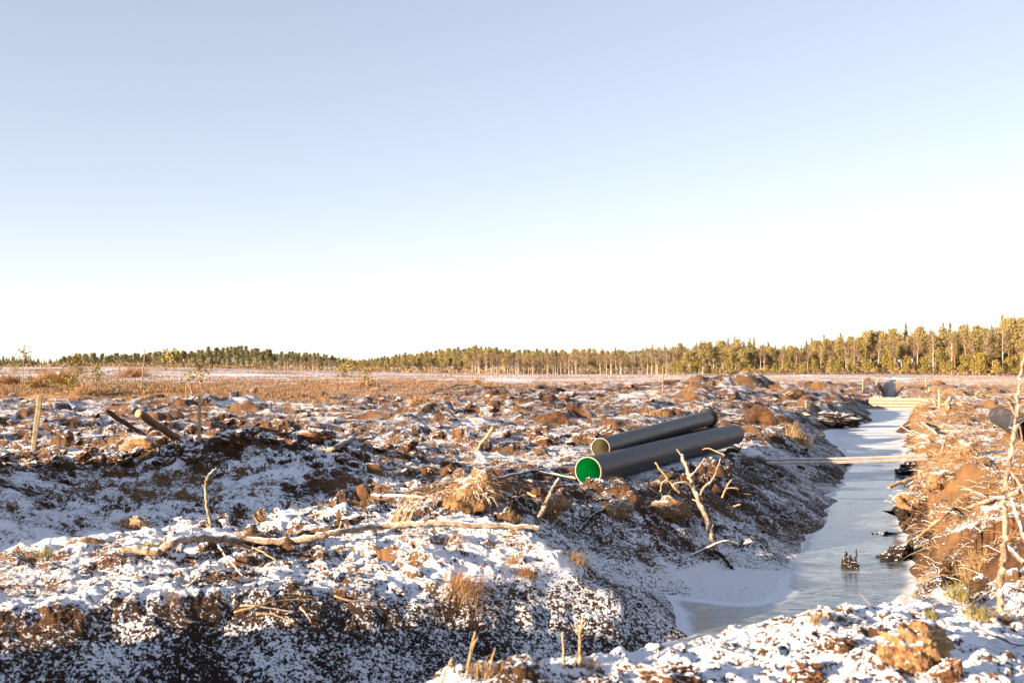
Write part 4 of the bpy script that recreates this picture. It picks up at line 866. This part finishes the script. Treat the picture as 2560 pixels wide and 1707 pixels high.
# brown heather and dry grass on the uncut part of the bog
n = 150000; Yb = 58+(330-58)*r.random(n)**1.9; Xb = (r.random(n)*1.16-.58)*Yb
hm = sstep(58, 78, Yb)*sstep(-4, 20, -6-Xb+.06*Yb+12*vn(Xb/14, Yb/14, 61)); hm = np.maximum(hm, .45*sstep(105, 150, Yb)*(np.abs(Xb-.386*Yb) > 3.5))
m = hm*(.35+.8*vn(Xb/6, Yb/4, 821)+.4*vn(Xb/2, Yb/2, 822)) > r.uniform(0, .8, n); Xb, Yb = Xb[m], Yb[m]
v, f = blades(np.stack([Xb, Yb, terrain(Xb, Yb)], 1), (.30+.22*np.clip(vn(Xb/7, Yb/5, 823)+.3, 0, 1))[:, None], np.maximum(.02, .0005*Yb), 37, .8)
tag(quick_mesh('heather', v, f, M_HEATH), 'brown heather and dry grass covering the uncut bog', None, None, 'stuff')

# ------------------------------------------------------------------ bog trees, snags and shrubs in the heather
def bog_pine(px, base, top, seed, label, w=.55, lean=0.0, crown=.25, mat=M_YPINE, n=420):
    b = hit(px, base); h = (base-top)/F*b.y; tm, cr = pine_proto(h, crown, w*h*.34, seed, mat, M_PTRUNK, n, .075*h**.6, .014*h, lean)
    e = empty('bog_pine', b, label, 'tree', 'small pines on the open bog'); tm.build('trunk', M_BARE, e); quick_mesh('crown', cr[0], cr[1], mat, e); return e
bog_pine(192, 962, 894, 701, 'bushy yellow green bog pine left of the small snags', 1.1, 0, .3, n=900)
bog_pine(57, 968, 874, 702, 'tall thin bog pine with a tiny wind bent crown at the left edge', .45, .02, .8, n=110)
bog_pine(36, 936, 904, 703, 'small yellow pine against the far forest at the left edge', .9, 0, .2)
bog_pine(240, 978, 918, 704, 'thin yellow bog pine with a pale stem right of the bushy one', .9, 0, .4, n=300)
bog_pine(436, 980, 884, 705, 'bog pine with a flat round yellow crown leaning on a bare stem', .8, -.06, .72, n=420)
bog_pine(502, 975, 904, 706, 'feathery pale yellow bog pine behind the upright stake', .75, 0, .25, n=300)
bog_pine(866, 974, 902, 707, 'yellow bog pine alone in the middle of the open bog', .9, 0, .5, n=420)
bog_pine(914, 972, 922, 708, 'pale yellow sapling right of the lone bog pine', 1.0, 0, .25, n=260)
bog_pine(470, 980, 935, 709, 'small crooked yellow pine left of the feathery one', .7, .05, .5, n=160)
bog_pine(172, 985, 945, 710, 'low dense yellow pine bush under the bushy bog pine', 1.6, 0, .05, n=500)
bog_pine(70, 975, 945, 711, 'low yellow pine bush near the left edge', 1.4, 0, .05, n=300)
bog_pine(125, 975, 948, 714, 'low yellow pine bush between the left edge and the bushy pine', 1.5, 0, .05, n=300)
bog_pine(290, 985, 950, 712, 'low yellow green pine bush at the foot of a snag', 1.5, 0, .05, n=300)
bog_pine(360, 985, 955, 713, 'low sparse yellow bush at the foot of the tall snag', 1.5, 0, .05, n=220)
def snag(pix, w, label, nb=5):
    b = hit(*pix[0]); e = empty('snag', b, label, 'dead tree', 'dead snags on the open bog')
    P = [at(px, py, b.y) for px, py in pix]; stick_mesh('trunk', P, w/F*b.y/2, w*.35/F*b.y/2, M_BARE, e, seg=6)
    for k in range(nb):
        t = random.uniform(.35, .95); i = min(int(t*(len(P)-1)), len(P)-2); q = P[i].lerp(P[i+1], t*(len(P)-1)-i); d = Vector((random.choice((-1, 1))*random.uniform(.3, .7), random.uniform(-.3, .3), random.uniform(.1, .5)))
        stick_mesh('branch', [q, q+d*.5, q+d], .016, .008, M_BARE, e, seg=4)
    return e
snag([(353, 975), (356, 940), (360, 905), (362, 880), (357, 868)], 4, 'tall grey snag with side twigs left of the flat crowned pine', 9)
snag([(292, 975), (293, 945), (298, 915), (303, 901)], 4, 'bare leaning snag left of the tall grey one', 3)
snag([(284, 985), (274, 968), (256, 950)], 3.5, 'dark snag leaning left over the heather', 1)
snag([(481, 985), (475, 968), (470, 953)], 6, 'short thick snag stump left of the upright stake', 0)
snag([(466, 1002), (465, 970), (467, 945)], 3, 'thin bare stem left of the short thick snag', 2)
snag([(765, 977), (770, 963), (776, 950)], 2.6, 'pale leaning snag in the middle heather', 0)
snag([(210, 968), (203, 955), (198, 948)], 6, 'broken pale snag beneath the bushy bog pine', 0)
snag([(53, 985), (52, 960), (53, 935)], 2.4, 'thin bare stem beside the wind bent pine', 2)
snag([(945, 978), (942, 960), (945, 940)], 2.4, 'thin bare stem right of the lone bog pine', 2)
def bog_shrub(px, py, wpx, hpx, seed, label, mat=M_REDGRASS, n=500):
    b = hit(px, py); y = b.y; r = np.random.default_rng(seed); R = wpx/F*y*.5; h = hpx/F*y
    p = np.stack([r.normal(size=n)*R*.4, r.normal(size=n)*R*.3, np.abs(r.normal(size=n))*h*.15], 1); v, f = fibres(p, h*.8, max(.02, .9/F*y), seed, .3, 1.6)
    return tag(quick_mesh('bog_shrub', v, f, mat, None, b), label, 'shrub', 'brown shrubs on the open bog')
bog_shrub(120, 960, 70, 36, 901, 'large brown shrub left of the bushy bog pine')
bog_shrub(165, 962, 34, 40, 902, 'reddish brown shrub at the foot of the bushy bog pine')
bog_shrub(330, 944, 80, 28, 903, 'wide red brown shrub around the tall snag')
bog_shrub(25, 962, 60, 30, 904, 'pale brown shrub at the left edge', M_HEATH)
bog_shrub(90, 968, 60, 28, 905, 'tan shrub beside the thin bare stem', M_HEATH)
bog_shrub(215, 985, 90, 22, 906, 'heap of tan brush under the thin yellow pine', M_TWIG)
bog_shrub(920, 970, 60, 26, 907, 'tan shrub around the pale yellow sapling', M_HEATH)
bog_shrub(1192, 960, 22, 22, 908, 'rusty leafed oak sapling at the curved dead branch', M_REDGRASS, 110)
bog_shrub(1050, 1008, 60, 20, 909, 'round tan shrub in the centre heather', M_HEATH)
px_stick('branch', [(1131, 967), (1150, 961), (1168, 962), (1182, 966), (1192, 962), (1198, 970)], 4, 3, M_BLACKWOOD, 'curved dark dead branch lying far out on the open bog', depth=(hit(1160, 972).y, hit(1190, 972).y))
b_ = hit(144, 936); w_ = 5.6/F*b_.y; mb = MB(); mb.box((0, 0, w_*.62), (w_, 0, 0), (0, w_*.8, 0), (0, 0, w_*.62)); mb.box((0, 0, w_*1.27), (w_*1.06, 0, 0), (0, w_*.86, 0), (0, 0, w_*.04))
o = mb.build('white_box', M_WHITE, None, None, False); o.location = b_; tag(o, 'small white box standing far out on the left side of the bog', 'box')
